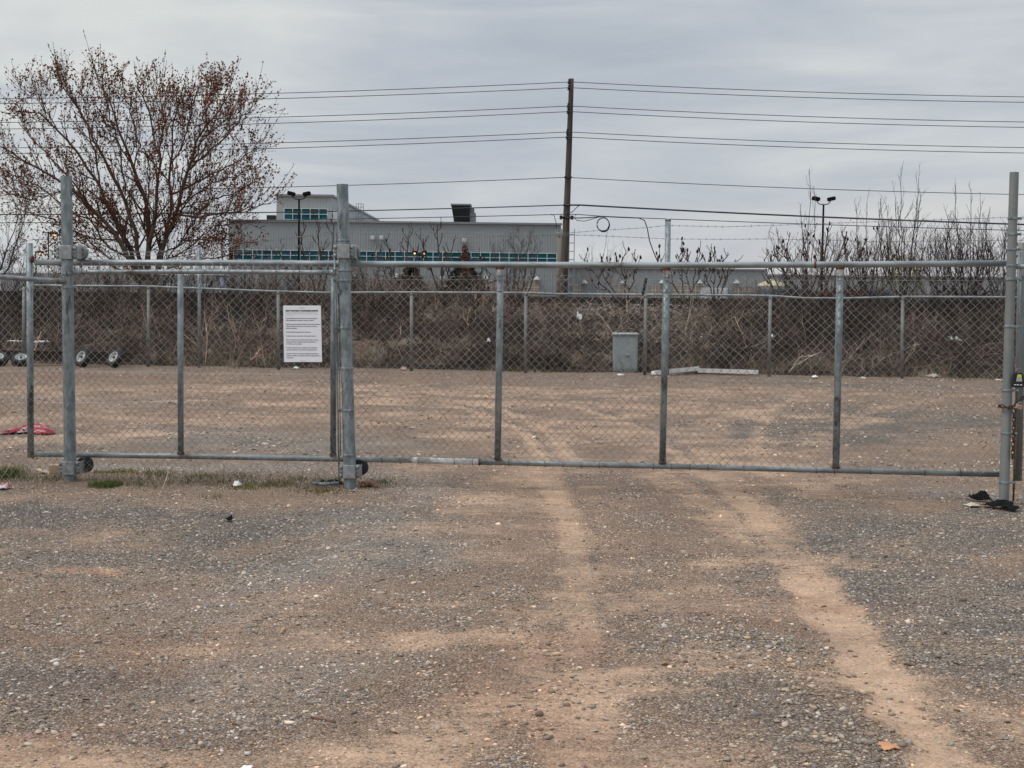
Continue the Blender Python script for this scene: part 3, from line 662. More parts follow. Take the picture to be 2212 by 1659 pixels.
# ---- notice
ntA, ntB = plane_off(PL, PM, -.072); npn = lambda px, py: on_plane(px, py, ntA, ntB)
c4 = [npn(611.5, 660), npn(693, 660), npn(695.5, 782), npn(613.5, 782)]
c4 = [np.array(c) for c in c4]
nroot = empty('notice_sign', (c4[2] + c4[3]) / 2, 0); tag(nroot, 'white printed consumer rights notice fixed to the chain link panel', 'sign')
ex = (c4[1] - c4[0]); wS = np.linalg.norm(ex); ex /= wS; ez = (c4[0] - c4[3]); hS = np.linalg.norm(ez); ez /= hS; en = np.cross(ex, ez); 
q = MB(); v = [c for c in c4] + [c - en * .0 + np.cross(ex, ez) * 0 for c in c4]
back = [c + gnorm * .003 for c in c4]; q.add(c4 + back, [(3, 2, 1, 0), (4, 5, 6, 7), (0, 1, 5, 4), (1, 2, 6, 5), (2, 3, 7, 6), (3, 0, 4, 7)])
paper = pmat('coroplast', (.82, .83, .86), (.79, .80, .83), 3, .5, spec=.3)
q.build('board', paper, nroot)
ink = pmat('ink', (.03, .03, .035), (.04, .04, .045), 30, .6)
ink2 = pmat('thin_ink', (.10, .10, .11), (.12, .12, .13), 30, .6)
def text_mesh(s, h, bold=0.0, sx=1.0):
    cu = bpy.data.curves.new('t', 'FONT'); cu.body = s; cu.size = h; cu.offset = bold; cu.resolution_u = 3
    o = bpy.data.objects.new('t', cu); col.objects.link(o); dg = bpy.context.evaluated_depsgraph_get(); me = o.evaluated_get(dg).to_mesh()
    V = np.array([v.co[:] for v in me.vertices]) if len(me.vertices) else np.zeros((0, 3)); F = [tuple(p.vertices) for p in me.polygons]
    o.evaluated_get(dg).to_mesh_clear(); bpy.data.objects.remove(o); bpy.data.curves.remove(cu)
    return V, F
O_ = c4[0] + gnorm * -.0015
def put_text(mb, s, fx, fy, h, width=None, bold=0.0):
    V, F = text_mesh(s, h, bold)
    if not len(V): return
    if width: V[:, 0] *= width * wS / max(V[:, 0].max(), 1e-6)
    sh = (c4[3] - c4[0])
    W_ = O_ + ex * fx * wS + sh * fy + V[:, :1] * ex + V[:, 1:2] * ez
    mb.add(W_, F)
hd = MB(); put_text(hd, "NEW ONTARIO CONSUMER RIGHTS", .065, .103, .0155, .86, .0011); hd.build('heading', ink, nroot)
sm = MB()
for k, s in enumerate(["Through the Towing and Storage Safety and Enforcement Act, tow", "and vehicle storage operators in Ontario must respect the new rights and", "do the following:"]):
    put_text(sm, s, .065, .128 + .0225 * k, .0070, (.84, .86, .2)[k])
sm.build('small_print', ink2, nroot)
y0 = [.232, .336, .474, .544, .612, .752, .857]
T_ = [["Have permission from the consumer or someone acting on", "their behalf before towing or storing a vehicle."],
      ["Disclose rates and other information, such as the provider's", "name and telephone number, on tow trucks as well as in", "places of business."],
      ["Accept credit card payments from consumers."], ["Notify consumers where their vehicle will be towed."],
      ["Allow consumers to access their towed vehicles to remove", "personal property on business days between 8:00 a.m.", "and 5:00 p.m. at no charge"],
      ["Provide consumers with an itemized invoice listing the", "services provided and costs before receiving payment."],
      ["Disclose if they are receiving a financial incentive for", "towing a vehicle to a particular vehicle storage facility or", "repair shop."]]
for y_, L_ in zip(y0, T_):
    body = MB(); put_text(body, "•", .035, y_, .010)
    for k, s in enumerate(L_): put_text(body, s, .075, y_ + .036 * k, .0096, min(.90, len(s) * .0152), .0004)
    body.build('paragraph', ink, nroot)
q = MB()
for fy in (.028, .968): q.box(c4[0] + ex * wS * .5 + (c4[3] - c4[0]) * fy - gnorm * .003, (.045, .003, .004))
q.build('cable_tie', white_paint, nroot)

# ---- chain, padlock, lockbox on the right-hand post
chain_m = pmat('rusty_chain', (.085, .045, .034), (.045, .028, .022), 60, .8, .2, .2, c3=(.22, .15, .12), c3amt=.64)
def chain(name, pts, label, cat):
    e = MB(); P = resample(pts, 400); d = np.r_[0, np.cumsum(np.linalg.norm(np.diff(P, axis=0), axis=1))]; L = d[-1]; step = .034; k = int(L / step)
    for i_ in range(k):
        s = (i_ + .5) * step; c = np.array([np.interp(s, d, P[:, a]) for a in range(3)]); c2 = np.array([np.interp(s + .01, d, P[:, a]) for a in range(3)])
        T = c2 - c; T /= np.linalg.norm(T) + 1e-9; S = np.cross(T, (0, 1, .13)); S /= np.linalg.norm(S); 
        if i_ % 2: S = np.cross(T, S)
        a = np.linspace(0, 2 * math.pi, 17); pts_ = [c + T * .0225 * math.cos(t) * (1 if abs(math.cos(t)) > .5 else .9) + S * .0125 * math.sin(t) for t in a]
        e.tube(pts_, .0046, 7, caps=False)
    o = e.build(name, chain_m, None, True); return tag(o, label, cat)
pr = lambda px, py, dy: at(px, py, PR[1] + dy)
chain('chain', [pr(2172, 880, .05), pr(2158, 878, -.0), pr(2160, 876, -.045), pr(2172, 880, -.062), pr(2184, 880, -.06), pr(2192, 876, -.05), pr(2200, 866, -.05), pr(2212, 858, -.03), pr(2225, 856, .02)], 'rusty chain wrapped round the right post and gate end', 'chain')
chain('chain', [pr(2189.5, 884, -.055), pr(2190, 910, -.055), pr(2189, 950, -.055), pr(2186.5, 996, -.055)], 'rusty chain end hanging straight down beside the right post', 'chain')
pc = pr(2201, 879, -.075); pk = empty('padlock', pc, 0); tag(pk, 'small brass padlock hanging tilted on the rusty chain', 'padlock')
ca, sa = math.cos(R(18)), math.sin(R(18)); ROT = ((ca, 0, sa), (0, 1, 0), (-sa, 0, ca))
q = MB(); q.box(pc, (.055, .022, .040), rot=ROT, bevel=.004); q.build('body', pmat('brass', (.50, .33, .24), (.36, .23, .16), 40, .45, .5), pk)
q = MB(); a = np.linspace(-.1, math.pi + .1, 12); up = np.array(ROT) @ np.array((0, 0, 1.)); rt = np.array(ROT) @ np.array((1., 0, 0))
q.tube([pc + up * (.018 + .022 * math.sin(t)) + rt * .018 * math.cos(t) for t in a], .004, 8); q.build('shackle', galv, pk, True)
lk = pr(2199, 822, -.085); le = empty('lockbox', lk, 0); tag(le, 'black realtor lockbox with yellow and white label at the right edge', 'lockbox')
q = MB(); prof = [(-.033, -.055), (-.046, -.045), (-.050, -.02), (-.036, .05), (-.026, .062), (.026, .062), (.036, .05), (.050, -.02), (.046, -.045), (.033, -.055)]
n_ = len(prof); V_ = [lk + np.array((x_, -.022, z_)) for x_, z_ in prof] + [lk + np.array((x_ * 1.04, .02, z_)) for x_, z_ in prof]
q.add(V_, [tuple(range(n_)), tuple(range(2 * n_ - 1, n_ - 1, -1))] + [(k, k + n_, (k + 1) % n_ + n_, (k + 1) % n_) for k in range(n_)]); bx_ = q.build('body', black_plastic, le)
q = MB(); zc = .024
q.add([lk + np.array(p) for p in ((-.024, -.0245, -.006), (.026, -.0245, -.006), (.019, -.0245, .052), (-.014, -.0245, .052))], [(0, 1, 2, 3)]); q.build('label', pmat('label_grey', (.42, .44, .46), (.38, .40, .42), 20, .5), bx_)
q = MB(); q.add([lk + np.array(p) for p in ((-.017, -.0255, .026), (.021, -.0255, .026), (.017, -.0255, .050), (-.012, -.0255, .050))], [(0, 1, 2, 3)]); q.build('yellow_label', pmat('label_yellow', (.62, .62, .06), (.56, .56, .05), 20, .5), bx_)
q = MB()
for x_ in (-.030, -.008, .018): q.box(lk + np.array((x_, -.024, -.034)), (.017, .004, .008), bevel=.001)
q.build('white_mark', white_paint, bx_)
q = MB(); a = np.linspace(0, math.pi, 10); q.tube([lk + np.array((.022 * math.cos(t), .0, .06 + .035 * math.sin(t))) for t in a], .005, 8); q.build('shackle', galv_old, le, True)

# ---- barbed wire
def barbed(pts, r=.0016, step=.115, seed=0, nstep=200, bl=.016):
    rg = np.random.default_rng(seed); P = resample(pts, nstep); L = np.linalg.norm(np.diff(P, axis=0), axis=1).sum(); mb = MB(); mb.tube(P, r * 1.3, 5)
    d = np.r_[0, np.cumsum(np.linalg.norm(np.diff(P, axis=0), axis=1))]
    for s in np.arange(.03, L, step):
        c = np.array([np.interp(s, d, P[:, a]) for a in range(3)]); mb.tube([c - np.array((.007, 0, 0)), c + np.array((.007, 0, 0))], r * 2.4, 5)
        for k in (-1, 1):
            v = rg.normal(0, 1, 3); v /= np.linalg.norm(v); mb.tube([c + np.array((k * .005, 0, 0)) - v * bl, c + np.array((k * .005, 0, 0)) + v * bl], r * .9, 3, caps=False)
    return mb
for pts, lb_ in (([(158, 556), (330, 551), (480, 547), (733, 527)], 'lower'), ([(158, 545), (300, 546), (520, 540), (640, 531), (733, 520)], 'upper')):
    mb = barbed([fp2(*p) for p in pts], .0012, .13, 3); tag(mb.build('barbed_wire', galv_old), lb_ + ' barbed strand strung between the two left gate posts', 'barbed wire', 'near barbed strands')
for pts, lb_ in (([(2196, 472), (2260, 474)], 'top'), ([(2196, 506), (2260, 508)], 'middle'), ([(2196, 539), (2260, 541)], 'bottom')):
    mb = barbed([rp(*p) for p in pts], .0014, .13, 3, 20); tag(mb.build('barbed_wire', galv_old), lb_ + ' barbed strand leaving the right gate post to the right', 'barbed wire', 'short barbed strands at the right edge')

# ================================================================== FAR FENCE, EMBANKMENT, RAILS
DA, DB = np.array((-30, 33.45, 0.)), np.array((30, 29.25, 0.))
dp = lambda px, py: on_plane(px, py, DA, DB)
far = empty('chain_link_fence', (0, 31.35, 0), math.atan2(DB[1] - DA[1], DB[0] - DA[0]))
tag(far, 'long low chain link fence at the back of the yard below the embankment', 'fence')
RAIL = [(75, 616), (130, 617), (321, 618.5), (430, 623), (601, 629.5), (700, 632), (889, 631.5), (1136, 632.5), (1200, 635), (1395, 636.5), (1560, 637.5), (1664, 639), (1740, 644), (1815, 644.5), (1960, 641), (2170, 642), (2400, 646)]
q = MB(); q.tube([dp(*p) for p in RAIL], .023, 8); q.build('top_rail', galv_rail, far, True)
q = MB(); q.tube([dp(80, 616), dp(62, 619), dp(42, 628)], .021, 8); q.build('top_rail', galv_old, far, True)
def rail_y(px): return np.interp(px, [p[0] for p in RAIL], [p[1] for p in RAIL])
for (xt, xb, yb, top) in [(321, 320, 787, 0), (601, 602, 795, 0), (889, 889, 800, 0), (1136, 1135, 804, 0), (1395, 1393, 808, 0), (1664, 1661, 812, 0), (1950, 1948, 815, 0), (2260, 2250, 822, 0), (52, 50, 782, 0)]:
    a_, b_ = dp(xb, yb), dp(xt, rail_y(xt) + 3); a_[2] = -.03; q = MB(); q.tube([a_, b_], .036, 12)
    if xt > 100: q.lathe([(.04, -.03), (.04, .01), (.02, .03)], b_, (0, 0, 1), 10)
    q.build('post', galv_old, far, True)
for (xt, yt, xb, yb, r_) in [(430, 531, 431, 785, .036), (1443, 474, 1439, 808, .060)]:
    a_, b_ = dp(xb, yb), dp(xt, yt); a_[2] = -.03; q = MB(); q.tube([a_, b_], r_, 16); q.lathe([(r_ + .004, -.03), (r_ + .004, .0), (r_ * .5, .014)], b_, (0, 0, 1), 14); o = q.build('post', galv, far, True); o['label'] = 'taller post that carries the barbed wire'
for (a_, b_) in (((1388, 638), (1396, 601)), ((1945, 640), (1956, 598))):
    q = MB(); q.tube([dp(*a_), dp(*b_)], .03, 6); q.build('arm', black_plastic, far)
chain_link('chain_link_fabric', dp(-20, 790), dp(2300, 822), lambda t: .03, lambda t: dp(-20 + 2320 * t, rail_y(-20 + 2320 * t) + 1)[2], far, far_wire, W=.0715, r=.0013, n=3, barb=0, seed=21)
for pts, lb_ in (([(40, 552), (230, 545), (430, 540), (590, 520), (735, 497), (860, 497), (960, 503), (1130, 512), (1290, 498), (1395, 492), (1440, 487), (1560, 490), (1665, 487), (1800, 482), (2170, 470), (2260, 468)], 'upper'),
                 ([(40, 580), (230, 566), (430, 556), (520, 524), (730, 505), (900, 506), (1000, 514), (1130, 500 + 8), (1262, 508), (1330, 511), (1440, 516), (1560, 517), (1665, 516), (1900, 522), (2170, 519), (2260, 520)], 'lower')):
    mb = barbed([dp(*p) for p in pts], .0032, .15, 5, 400, .03); tag(mb.build('barbed_wire', galv_old), lb_ + ' long barbed strand sagging along the far yard fence', 'barbed wire', 'far barbed strands')

# embankment with the railway on top
ex_ = np.unique(np.r_[np.linspace(-60, -16, 20), np.arange(-16, 16, .16), np.linspace(16, 60, 20)])
ey_ = np.r_[np.arange(0, 7.2, .16), np.linspace(7.5, 40, 14)]
EX, EY = np.meshgrid(ex_, ey_); base_y = 31.9 - .07 * EX
prof_x = [0, .4, 1.2, 3.2, 5.0, 5.8, 6.4, 9.0, 11, 40]; prof_z = [-.06, .05, .22, .80, 1.28, 1.42, 1.45, 1.46, .5, -.3]
EZ = np.interp(EY, prof_x, prof_z) * (1 + .05 * (fbm(EX, EY, 3, 61) - .5)) + (fbm(EX, EY, .7, 62) - .5) * .16 * (EY > .2) * (EY < 7)
EYw = base_y + EY
V = np.stack([EX, EYw, EZ], -1).reshape(-1, 3); ny2, nx2 = EX.shape
i, j = np.meshgrid(np.arange(ny2 - 1), np.arange(nx2 - 1), indexing='ij'); F = np.stack([i * nx2 + j, i * nx2 + j + 1, (i + 1) * nx2 + j + 1, (i + 1) * nx2 + j], -1).reshape(-1, 4)
emb_m = pmat('leaf_litter', (.06, .043, .034), (.018, .014, .012), 1.6, .95, 0, .9, 14, c3=(.20, .16, .12), c3amt=.52, spec=.1)
tag(fast_mesh('embankment', V, F, emb_m, None, None, True), kind='structure')
def ez(x, y):
    e = y - (31.9 - .07 * x); return np.interp(e, prof_x, prof_z)
# ballast
def emb_pts(n, px0, px1, py0, py1):
    out = []; px = rng.uniform(px0, px1, n); py = rng.uniform(py0, py1, n)
    for a, b in zip(px, py):
        d = ray(a, b); lo, hi = 31.0, 42.0
        t = np.linspace(31.5, 39.5, 60); p = EYE[None] + d[None] * (t / d[1])[:, None]; h = p[:, 2] - ez(p[:, 0], p[:, 1])
        k = np.argmax(h < 0)
        if h[k] < 0: out.append(p[k])
    return np.array(out)
bp = np.concatenate([emb_pts(3400, 1060, 2200, 650, 690), emb_pts(1800, 1140, 1700, 670, 740), emb_pts(500, 0, 1100, 645, 700)])
size = np.clip(rng.lognormal(math.log(.032), .3, len(bp)), .018, .07)
tag(scatter_rocks('ballast', bp + np.array((0, -.02, .02)), size, stone_m, tones(len(bp), (.75, .73, .78), .3, .5)), 'grey railway ballast spilling down the top of the embankment', 'ballast', kind='stuff')
dark_steel = pmat('dark_rail_steel', (.035, .030, .030), (.055, .042, .036), 8, .7, .2)
def railbar(y_off, label):
    q = MB(); xs_ = np.linspace(-40, 40, 30); zt_ = [np.interp(x_, [-40, -3, 0, 40], [1.56, 1.60, 1.61, 1.63]) for x_ in xs_]
    for w, z0, z1 in ((.075, -.045, 0), (.02, -.15, -.045), (.15, -.21, -.15)):
        V_ = []; 
        for x_, z_ in zip(xs_, zt_):
            y_ = 31.9 - .07 * x_ + y_off
            V_ += [(x_, y_ - w / 2, z_ + z0), (x_, y_ + w / 2, z_ + z0), (x_, y_ + w / 2, z_ + z1), (x_, y_ - w / 2, z_ + z1)]
        n_ = len(xs_); F_ = [(i_ * 4 + a, i_ * 4 + (a + 1) % 4, (i_ + 1) * 4 + (a + 1) % 4, (i_ + 1) * 4 + a) for i_ in range(n_ - 1) for a in range(4)] + [(0, 1, 2, 3), ((n_ - 1) * 4 + 3, (n_ - 1) * 4 + 2, (n_ - 1) * 4 + 1, (n_ - 1) * 4)]
        q.add(V_, F_)
    tag(q.build('railway_rail', dark_steel), label, 'rail', 'rails of the railway track')
railbar(6.0, 'nearer dark steel rail on top of the embankment'); railbar(8.15, 'farther dark steel rail on top of the embankment')

# ================================================================== BRANCHING THINGS
def unit(v): return v / (np.linalg.norm(v, axis=-1, keepdims=True) + 1e-12)
def sprout(P, Rr, m, t0, ang, length, rfac, K, up=.3, curve=.25, jit=.08, taper=.25, rmin=.002, lenfall=.5, rg=rng, flat=1.0):
    """m children on every parent polyline"""
    Nn, K0, _ = P.shape; t = t0[0] + (t0[1] - t0[0]) * (np.arange(m)[None] + rg.random((Nn, m))) / m
    s = t * (K0 - 1); i0 = np.clip(s.astype(int), 0, K0 - 2); fr_ = (s - i0)[..., None]; n_i = np.arange(Nn)[:, None]
    p = P[n_i, i0] * (1 - fr_) + P[n_i, i0 + 1] * fr_; T = unit(P[n_i, i0 + 1] - P[n_i, i0])
    r0_ = (Rr[n_i, i0] * (1 - fr_[..., 0]) + Rr[n_i, i0 + 1] * fr_[..., 0])
    q = rg.normal(0, 1, T.shape); q = unit(q - (q * T).sum(-1, keepdims=True) * T); q[..., 1] *= flat
    a = R(1) * rg.uniform(ang[0], ang[1], t.shape)[..., None]; D = unit(np.cos(a) * T + np.sin(a) * q + np.array((0, 0, up)))
    L = rg.uniform(length[0], length[1], t.shape) * (1 - lenfall * t); r1 = np.maximum(r0_ * rfac, rmin)
    D = D.reshape(-1, 3); p = p.reshape(-1, 3); L = L.ravel(); r1 = r1.ravel(); C_ = [p]; d = D
    for k in range(K - 1):
        d = unit(d + np.array((0, 0, curve / (K - 1))) + rg.normal(0, jit, d.shape)); C_.append(C_[-1] + d * (L / (K - 1))[:, None])
    Q = np.stack(C_, 1); Rq = r1[:, None] * np.linspace(1, taper, K)[None]; Rq = np.maximum(Rq, rmin * .8)
    return Q, Rq
def limb_set(limbs, K, r0_, r1_):
    P = np.stack([resample(l, K) for l in limbs]); Rr = np.stack([np.linspace(a, b, K) ** 1.0 for a, b in zip(r0_, r1_)]); return P, Rr
def buds_on(P, per, size, spread, rg=rng, t0=.2):
    Nn, K, _ = P.shape; t = rg.uniform(t0, 1, (Nn, per)) * (K - 1); i0 = np.clip(t.astype(int), 0, K - 2); f = (t - i0)[..., None]; n_i = np.arange(Nn)[:, None]
    p = (P[n_i, i0] * (1 - f) + P[n_i, i0 + 1] * f).reshape(-1, 3) + rg.normal(0, spread, (Nn * per, 3)); return p
OCT_V = np.array([(1, 0, 0), (-1, 0, 0), (0, 1, 0), (0, -1, 0), (0, 0, 1), (0, 0, -1)], float)
OCT_F = np.array([(0, 2, 4), (2, 1, 4), (1, 3, 4), (3, 0, 4), (2, 0, 5), (1, 2, 5), (3, 1, 5), (0, 3, 5)])
def blobs(name, p, size, m, tone, parent, lump=.4):
    n = len(p); B = OCT_V[None] * rng.uniform(1 - lump, 1 + lump, (n, 6, 1)); a = rng.uniform(0, 6.28, n); ca, sa = np.cos(a)[:, None], np.sin(a)[:, None]
    B = np.stack([B[..., 0] * ca - B[..., 2] * sa, B[..., 1], B[..., 0] * sa + B[..., 2] * ca], -1)
    V = B * size[:, None, None] + p[:, None]; F = OCT_F[None] + (np.arange(n) * 6)[:, None, None]
    return fast_mesh(name, V.reshape(-1, 3), F.reshape(-1, 3), m, parent, np.repeat(tone, 6, 0))
bark = pmat('maple_bark', (.12, .085, .062), (.07, .05, .038), 6, .95, 0, .5, 30, (1, 1, .3), c3=(.10, .055, .03), c3amt=.6, spec=.15)
twig_m = pmat('twig_bark', (.12, .062, .045), (.07, .04, .03), 5, .95, spec=.1)
twig_grey = pmat('grey_twig', (.12, .095, .08), (.075, .06, .052), 3, .95, spec=.1)
dark_twig = pmat('dark_twig', (.075, .057, .05), (.05, .04, .036), 3, .95, spec=.1)
bud_m = pmat('maple_buds', (.21, .068, .038), (.12, .042, .026), 2.0, .9, vcol=True, spec=.1)

# ---- big budding maple
TY = 35.6
def L3(pts, y0, y1): 
    n = len(pts); return [at(p[0], p[1], y0 + (y1 - y0) * k / (n - 1)) for k, p in enumerate(pts)]
LM = [([(300, 610), (285, 560), (225, 480), (156, 408), (110, 376), (56, 350), (-10, 290)], 0, -1.2, .085),
      ([(305, 612), (290, 560), (262, 500), (240, 460), (215, 395), (165, 330), (120, 280), (70, 230), (20, 205)], 0, .8, .075),
      ([(310, 612), (298, 560), (290, 500), (270, 420), (235, 360), (205, 300), (170, 240), (140, 190), (125, 150)], 0, -.6, .075),
      ([(318, 612), (316, 560), (325, 480), (310, 420), (290, 370), (270, 310), (245, 240), (215, 180), (203, 130)], 0, .5, .085),
      ([(322, 612), (322, 560), (335, 470), (340, 400), (342, 350), (330, 280), (320, 230), (300, 190), (292, 165)], 0, -1.0, .075),
      ([(332, 612), (342, 560), (362, 480), (370, 420), (368, 370), (372, 300), (378, 240), (382, 195)], 0, .9, .07),
      ([(336, 612), (350, 550), (378, 460), (405, 370), (430, 290), (470, 240), (497, 195), (503, 150)], 0, -.3, .085),
      ([(405, 370), (450, 330), (500, 280), (545, 215)], -.2, .9, .035), ([(378, 460), (420, 470), (480, 462), (540, 450), (585, 440)], -.1, -.9, .035),
      ([(370, 420), (430, 392), (500, 355), (555, 318)], .3, 1.3, .035), ([(225, 480), (190, 440), (150, 380), (90, 320), (40, 265)], -.4, .9, .035),
      ([(215, 395), (205, 330), (185, 270), (160, 215), (135, 165)], .4, -.8, .03), ([(270, 420), (265, 350), (250, 290), (232, 230), (222, 160)], -.2, 1.0, .03),
      ([(342, 350), (352, 290), (350, 230), (345, 185)], -.5, .4, .028), ([(430, 290), (440, 240), (455, 200), (463, 160)], -.2, .6, .025), ([(368, 370), (395, 310), (410, 250), (415, 190)], .5, 1.1, .028),
      ([(300, 540), (260, 520), (215, 515), (160, 520), (120, 505)], 0, -.7, .03), ([(355, 545), (400, 520), (450, 515), (500, 520)], 0, .7, .028), ([(156, 408), (110, 420), (70, 430), (20, 420)], -.6, -1.3, .025),
      ([(285, 560), (240, 540), (190, 470), (130, 440), (80, 400), (10, 370)], .2, 1.2, .035), ([(362, 480), (410, 430), (450, 400), (520, 380), (548, 350)], .2, -.8, .028), ([(290, 370), (300, 310), (285, 250), (270, 190)], .1, .9, .026),
      ([(405, 370), (425, 330), (440, 300), (500, 250), (525, 225)], -.2, -1.0, .025), ([(120, 280), (100, 240), (80, 200), (60, 180)], .4, .2, .018), ([(310, 600), (250, 575), (180, 560), (110, 560)], .1, -.8, .025), ([(300, 590), (240, 560), (170, 500), (100, 470), (30, 450)], .1, .9, .03), ([(340, 595), (400, 565), (450, 560), (500, 548)], 0, -.9, .025), ([(350, 570), (400, 540), (460, 490), (520, 480)], .1, 1.2, .025), ([(325, 590), (280, 530), (255, 480), (235, 430)], .2, 1.4, .025), ([(335, 590), (385, 530), (420, 470), (450, 440)], .2, 1.3, .025), ([(322, 560), (310, 480), (322, 420), (318, 340)], .4, 1.4, .03), ([(378, 460), (430, 440), (500, 420), (540, 405)], -.1, .7, .025)]
LM = [(p, a, b, r_ * .78) for p, a, b, r_ in LM]
def crown(p):
    # keep limb ends inside the crown outline
    top = np.interp(p[0], [-20, 0, 40, 80, 120, 160, 200, 250, 330, 400, 450, 500, 560], [330, 290, 225, 200, 176, 150, 140, 175, 192, 215, 205, 185, 245]); return (p[0], max(p[1], top))
LP = [L3([crown(q_) for q_ in p], TY + a, TY + b) for p, a, b, r_ in LM]
P0, R0 = limb_set(LP, 14, [l[3] for l in LM], [max(.010, l[3] * .14) for l in LM]); P0[:, 1:-1] += rng.normal(0, .025, P0[:, 1:-1].shape)
tree = empty('maple_tree', at(322, 660, TY) * np.array((1, 1, 0)) + np.array((0, 0, 1.0))); tag(tree, 'big multi-stemmed maple with red-brown buds on the embankment at left', 'tree')
tr_ = MB(); tr_.tube([at(318, 665, TY), at(318, 640, TY), at(318, 606, TY)], [.22, .17, .15], 12); tr_.tube([at(345, 665, TY), at(342, 612, TY)], [.13, .1], 10); tr_.build('trunk', bark, tree, True)
V0, F0 = batch_tubes(P0, R0, 8); fast_mesh('limbs', V0, F0, bark, tree, None, True)
P1, R1 = sprout(P0, R0, 16, (.10, .98), (22, 58), (.75, 1.7), .5, 7, up=.25, curve=.5, rmin=.0055, lenfall=.62)
# straight young shoots standing up from the top of the crown
PW, RW = sprout(P0[:20], R0[:20], 4, (.72, 1), (5, 28), (.9, 1.7), .45, 6, up=.55, curve=.35, jit=.03, rmin=.005, lenfall=.25)
P2, R2 = sprout(P1, R1, 6, (.12, 1), (22, 60), (.3, .8), .55, 5, up=.2, curve=.35, rmin=.0036, lenfall=.35)
P3, R3 = sprout(P2, R2, 2, (.2, 1), (25, 65), (.12, .32), .6, 3, up=.2, rmin=.0028)
V_, F_ = join([batch_tubes(PW, RW, 4), batch_tubes(P1, R1, 4), batch_tubes(P2, R2, 3), batch_tubes(P3, R3, 3)]); fast_mesh('branches', V_, F_, twig_m, tree)
bp_ = np.concatenate([buds_on(P1, 3, 0, .02, t0=.4), buds_on(P2, 5, 0, .015, t0=.15), P2[:, -1], P3[:, -1], P3[:, 1]])
wb_ = buds_on(PW, 11, 0, .012, t0=.1)
print('maple buds', len(bp_)); keep = rng.random(len(bp_)) < np.clip(.04 + fbm(bp_[:, 0], bp_[:, 2], .55, 44) * 1.15, .05, .85); bp_ = np.concatenate([bp_[keep], wb_])
tb_ = np.clip(rng.lognormal(-.1, .4, len(bp_)), .35, 2.2); tone = np.stack([tb_, tb_ * rng.uniform(.8, 1.5, len(bp_)), tb_ * rng.uniform(.7, 1.1, len(bp_))], -1)
blobs('buds', bp_, rng.uniform(.008, .027, len(bp_)), bud_m, tone, tree)

def bush(name, label, px, py, Y, stems, h, spread, seed, m, cat='shrub', group=None, r=.02, lv=((9, (20, 50), (.4, .9)), (5, (25, 60), (.15, .4))), upst=.35, bud=0, budc=(1, 1, 1), lean=0, rmin=.004, z=None):
    rg = np.random.default_rng(seed); b = at(px, py, Y); e = empty(name, b); tag(e, label, cat, group); limbs = []
    for k in range(stems):
        a = (k + .5) / stems * 2 - 1 + rg.normal(0, .08); dx = a * spread; dy = rg.uniform(-.6, .6) * spread; hh = h * rg.uniform(.72, 1.05) * (1 - .25 * abs(a))
        c0 = b + np.array((dx * .12, dy * .1, -.1)); c3 = b + np.array((dx + lean, dy, hh)); c1 = c0 * .62 + c3 * .38 + np.array((dx * .18, 0, -.04 * h)); c2 = c0 * .3 + c3 * .7 + np.array((dx * .1, 0, rg.normal(0, .04) * h))
        limbs.append([c0, c1, c2, c3])
    P, Rr = limb_set(limbs, 9, [r * rg.uniform(.7, 1.1)] * stems, [rmin * 1.2] * stems); P[:, 1:] += rg.normal(0, .018, P[:, 1:].shape)
    parts = [batch_tubes(P, Rr, 5)]; cur, cr = P, Rr; last = P
    for n_, (m_, an, ln) in enumerate(lv):
        cur, cr = sprout(cur, cr, m_, (.2, 1), an, ln, .55, 5 if n_ == 0 else 4, up=upst, curve=.4, rmin=rmin * (1 if n_ == 0 else .75), lenfall=.4, rg=rg); parts.append(batch_tubes(cur, cr, 3)); last = cur
    V_, F_ = join(parts); fast_mesh('branches', V_, F_, m, e)
    if bud:
        p = buds_on(last, bud, 0, .012, rg, .3); s_ = rg.uniform(.008, .02, len(p)); blobs('buds', p, s_, bud_m, np.tile(budc, (len(p), 1)) * rg.uniform(.5, 1.5, (len(p), 1)), e)
    return e
bush('bare_tree', 'bare grey tree at the far left edge beside the budding maple', -60, 640, 36.8, 7, 3.3, 1.6, 3, twig_grey, 'tree', r=.045, lv=((12, (20, 55), (.6, 1.3)), (6, (25, 60), (.25, .6)), (3, (25, 60), (.1, .25))), bud=2, budc=(.8, .7, .7))
# thicket over the rails at the right
for args in [('tall bare shrub with pale whips left of the right lamp mast', 1735, 640, 36.6, 5, 1.75, .9, 11, twig_grey), ('bushy bare shrub right behind the right lamp mast', 1800, 645, 36.2, 6, 1.35, 1.1, 12, twig_grey),
             ('bare shrub with straight upright shoots near the yellow bush', 1945, 642, 36.4, 6, 2.1, .75, 14, twig_grey), ('low tangled bare shrub between the upright-shoot shrubs', 1880, 642, 36.2, 6, 1.35, 1.0, 15, twig_grey),
             ('dense dark bare shrub left of the right gate post', 2080, 645, 36.0, 11, 1.65, 1.15, 16, dark_twig), ('dense dark bare shrub directly behind the right gate post', 2165, 648, 35.6, 11, 1.75, 1.1, 17, dark_twig),
             ('small dark bare shrub in front of the dense right thicket', 2030, 650, 35.5, 8, 1.5, .7, 18, dark_twig)]:
    bush('bare_shrub', *args, 'shrub', 'bare shrubs along the top of the embankment', lv=((8, (22, 70), (.4, .95)), (4, (20, 75), (.18, .5)), (1, (20, 60), (.08, .25))), r=.024, rmin=.006)
bush('yellow_shrub', 'yellow-green budding shrub behind the right end of the far fence', 1958, 640, 38.0, 7, .75, .45, 19, pmat('yellow_twig', (.17, .15, .05), (.12, .10, .045), 3, .9), 'shrub', bud=4, budc=(1.5, 4.2, 1.6), r=.012)
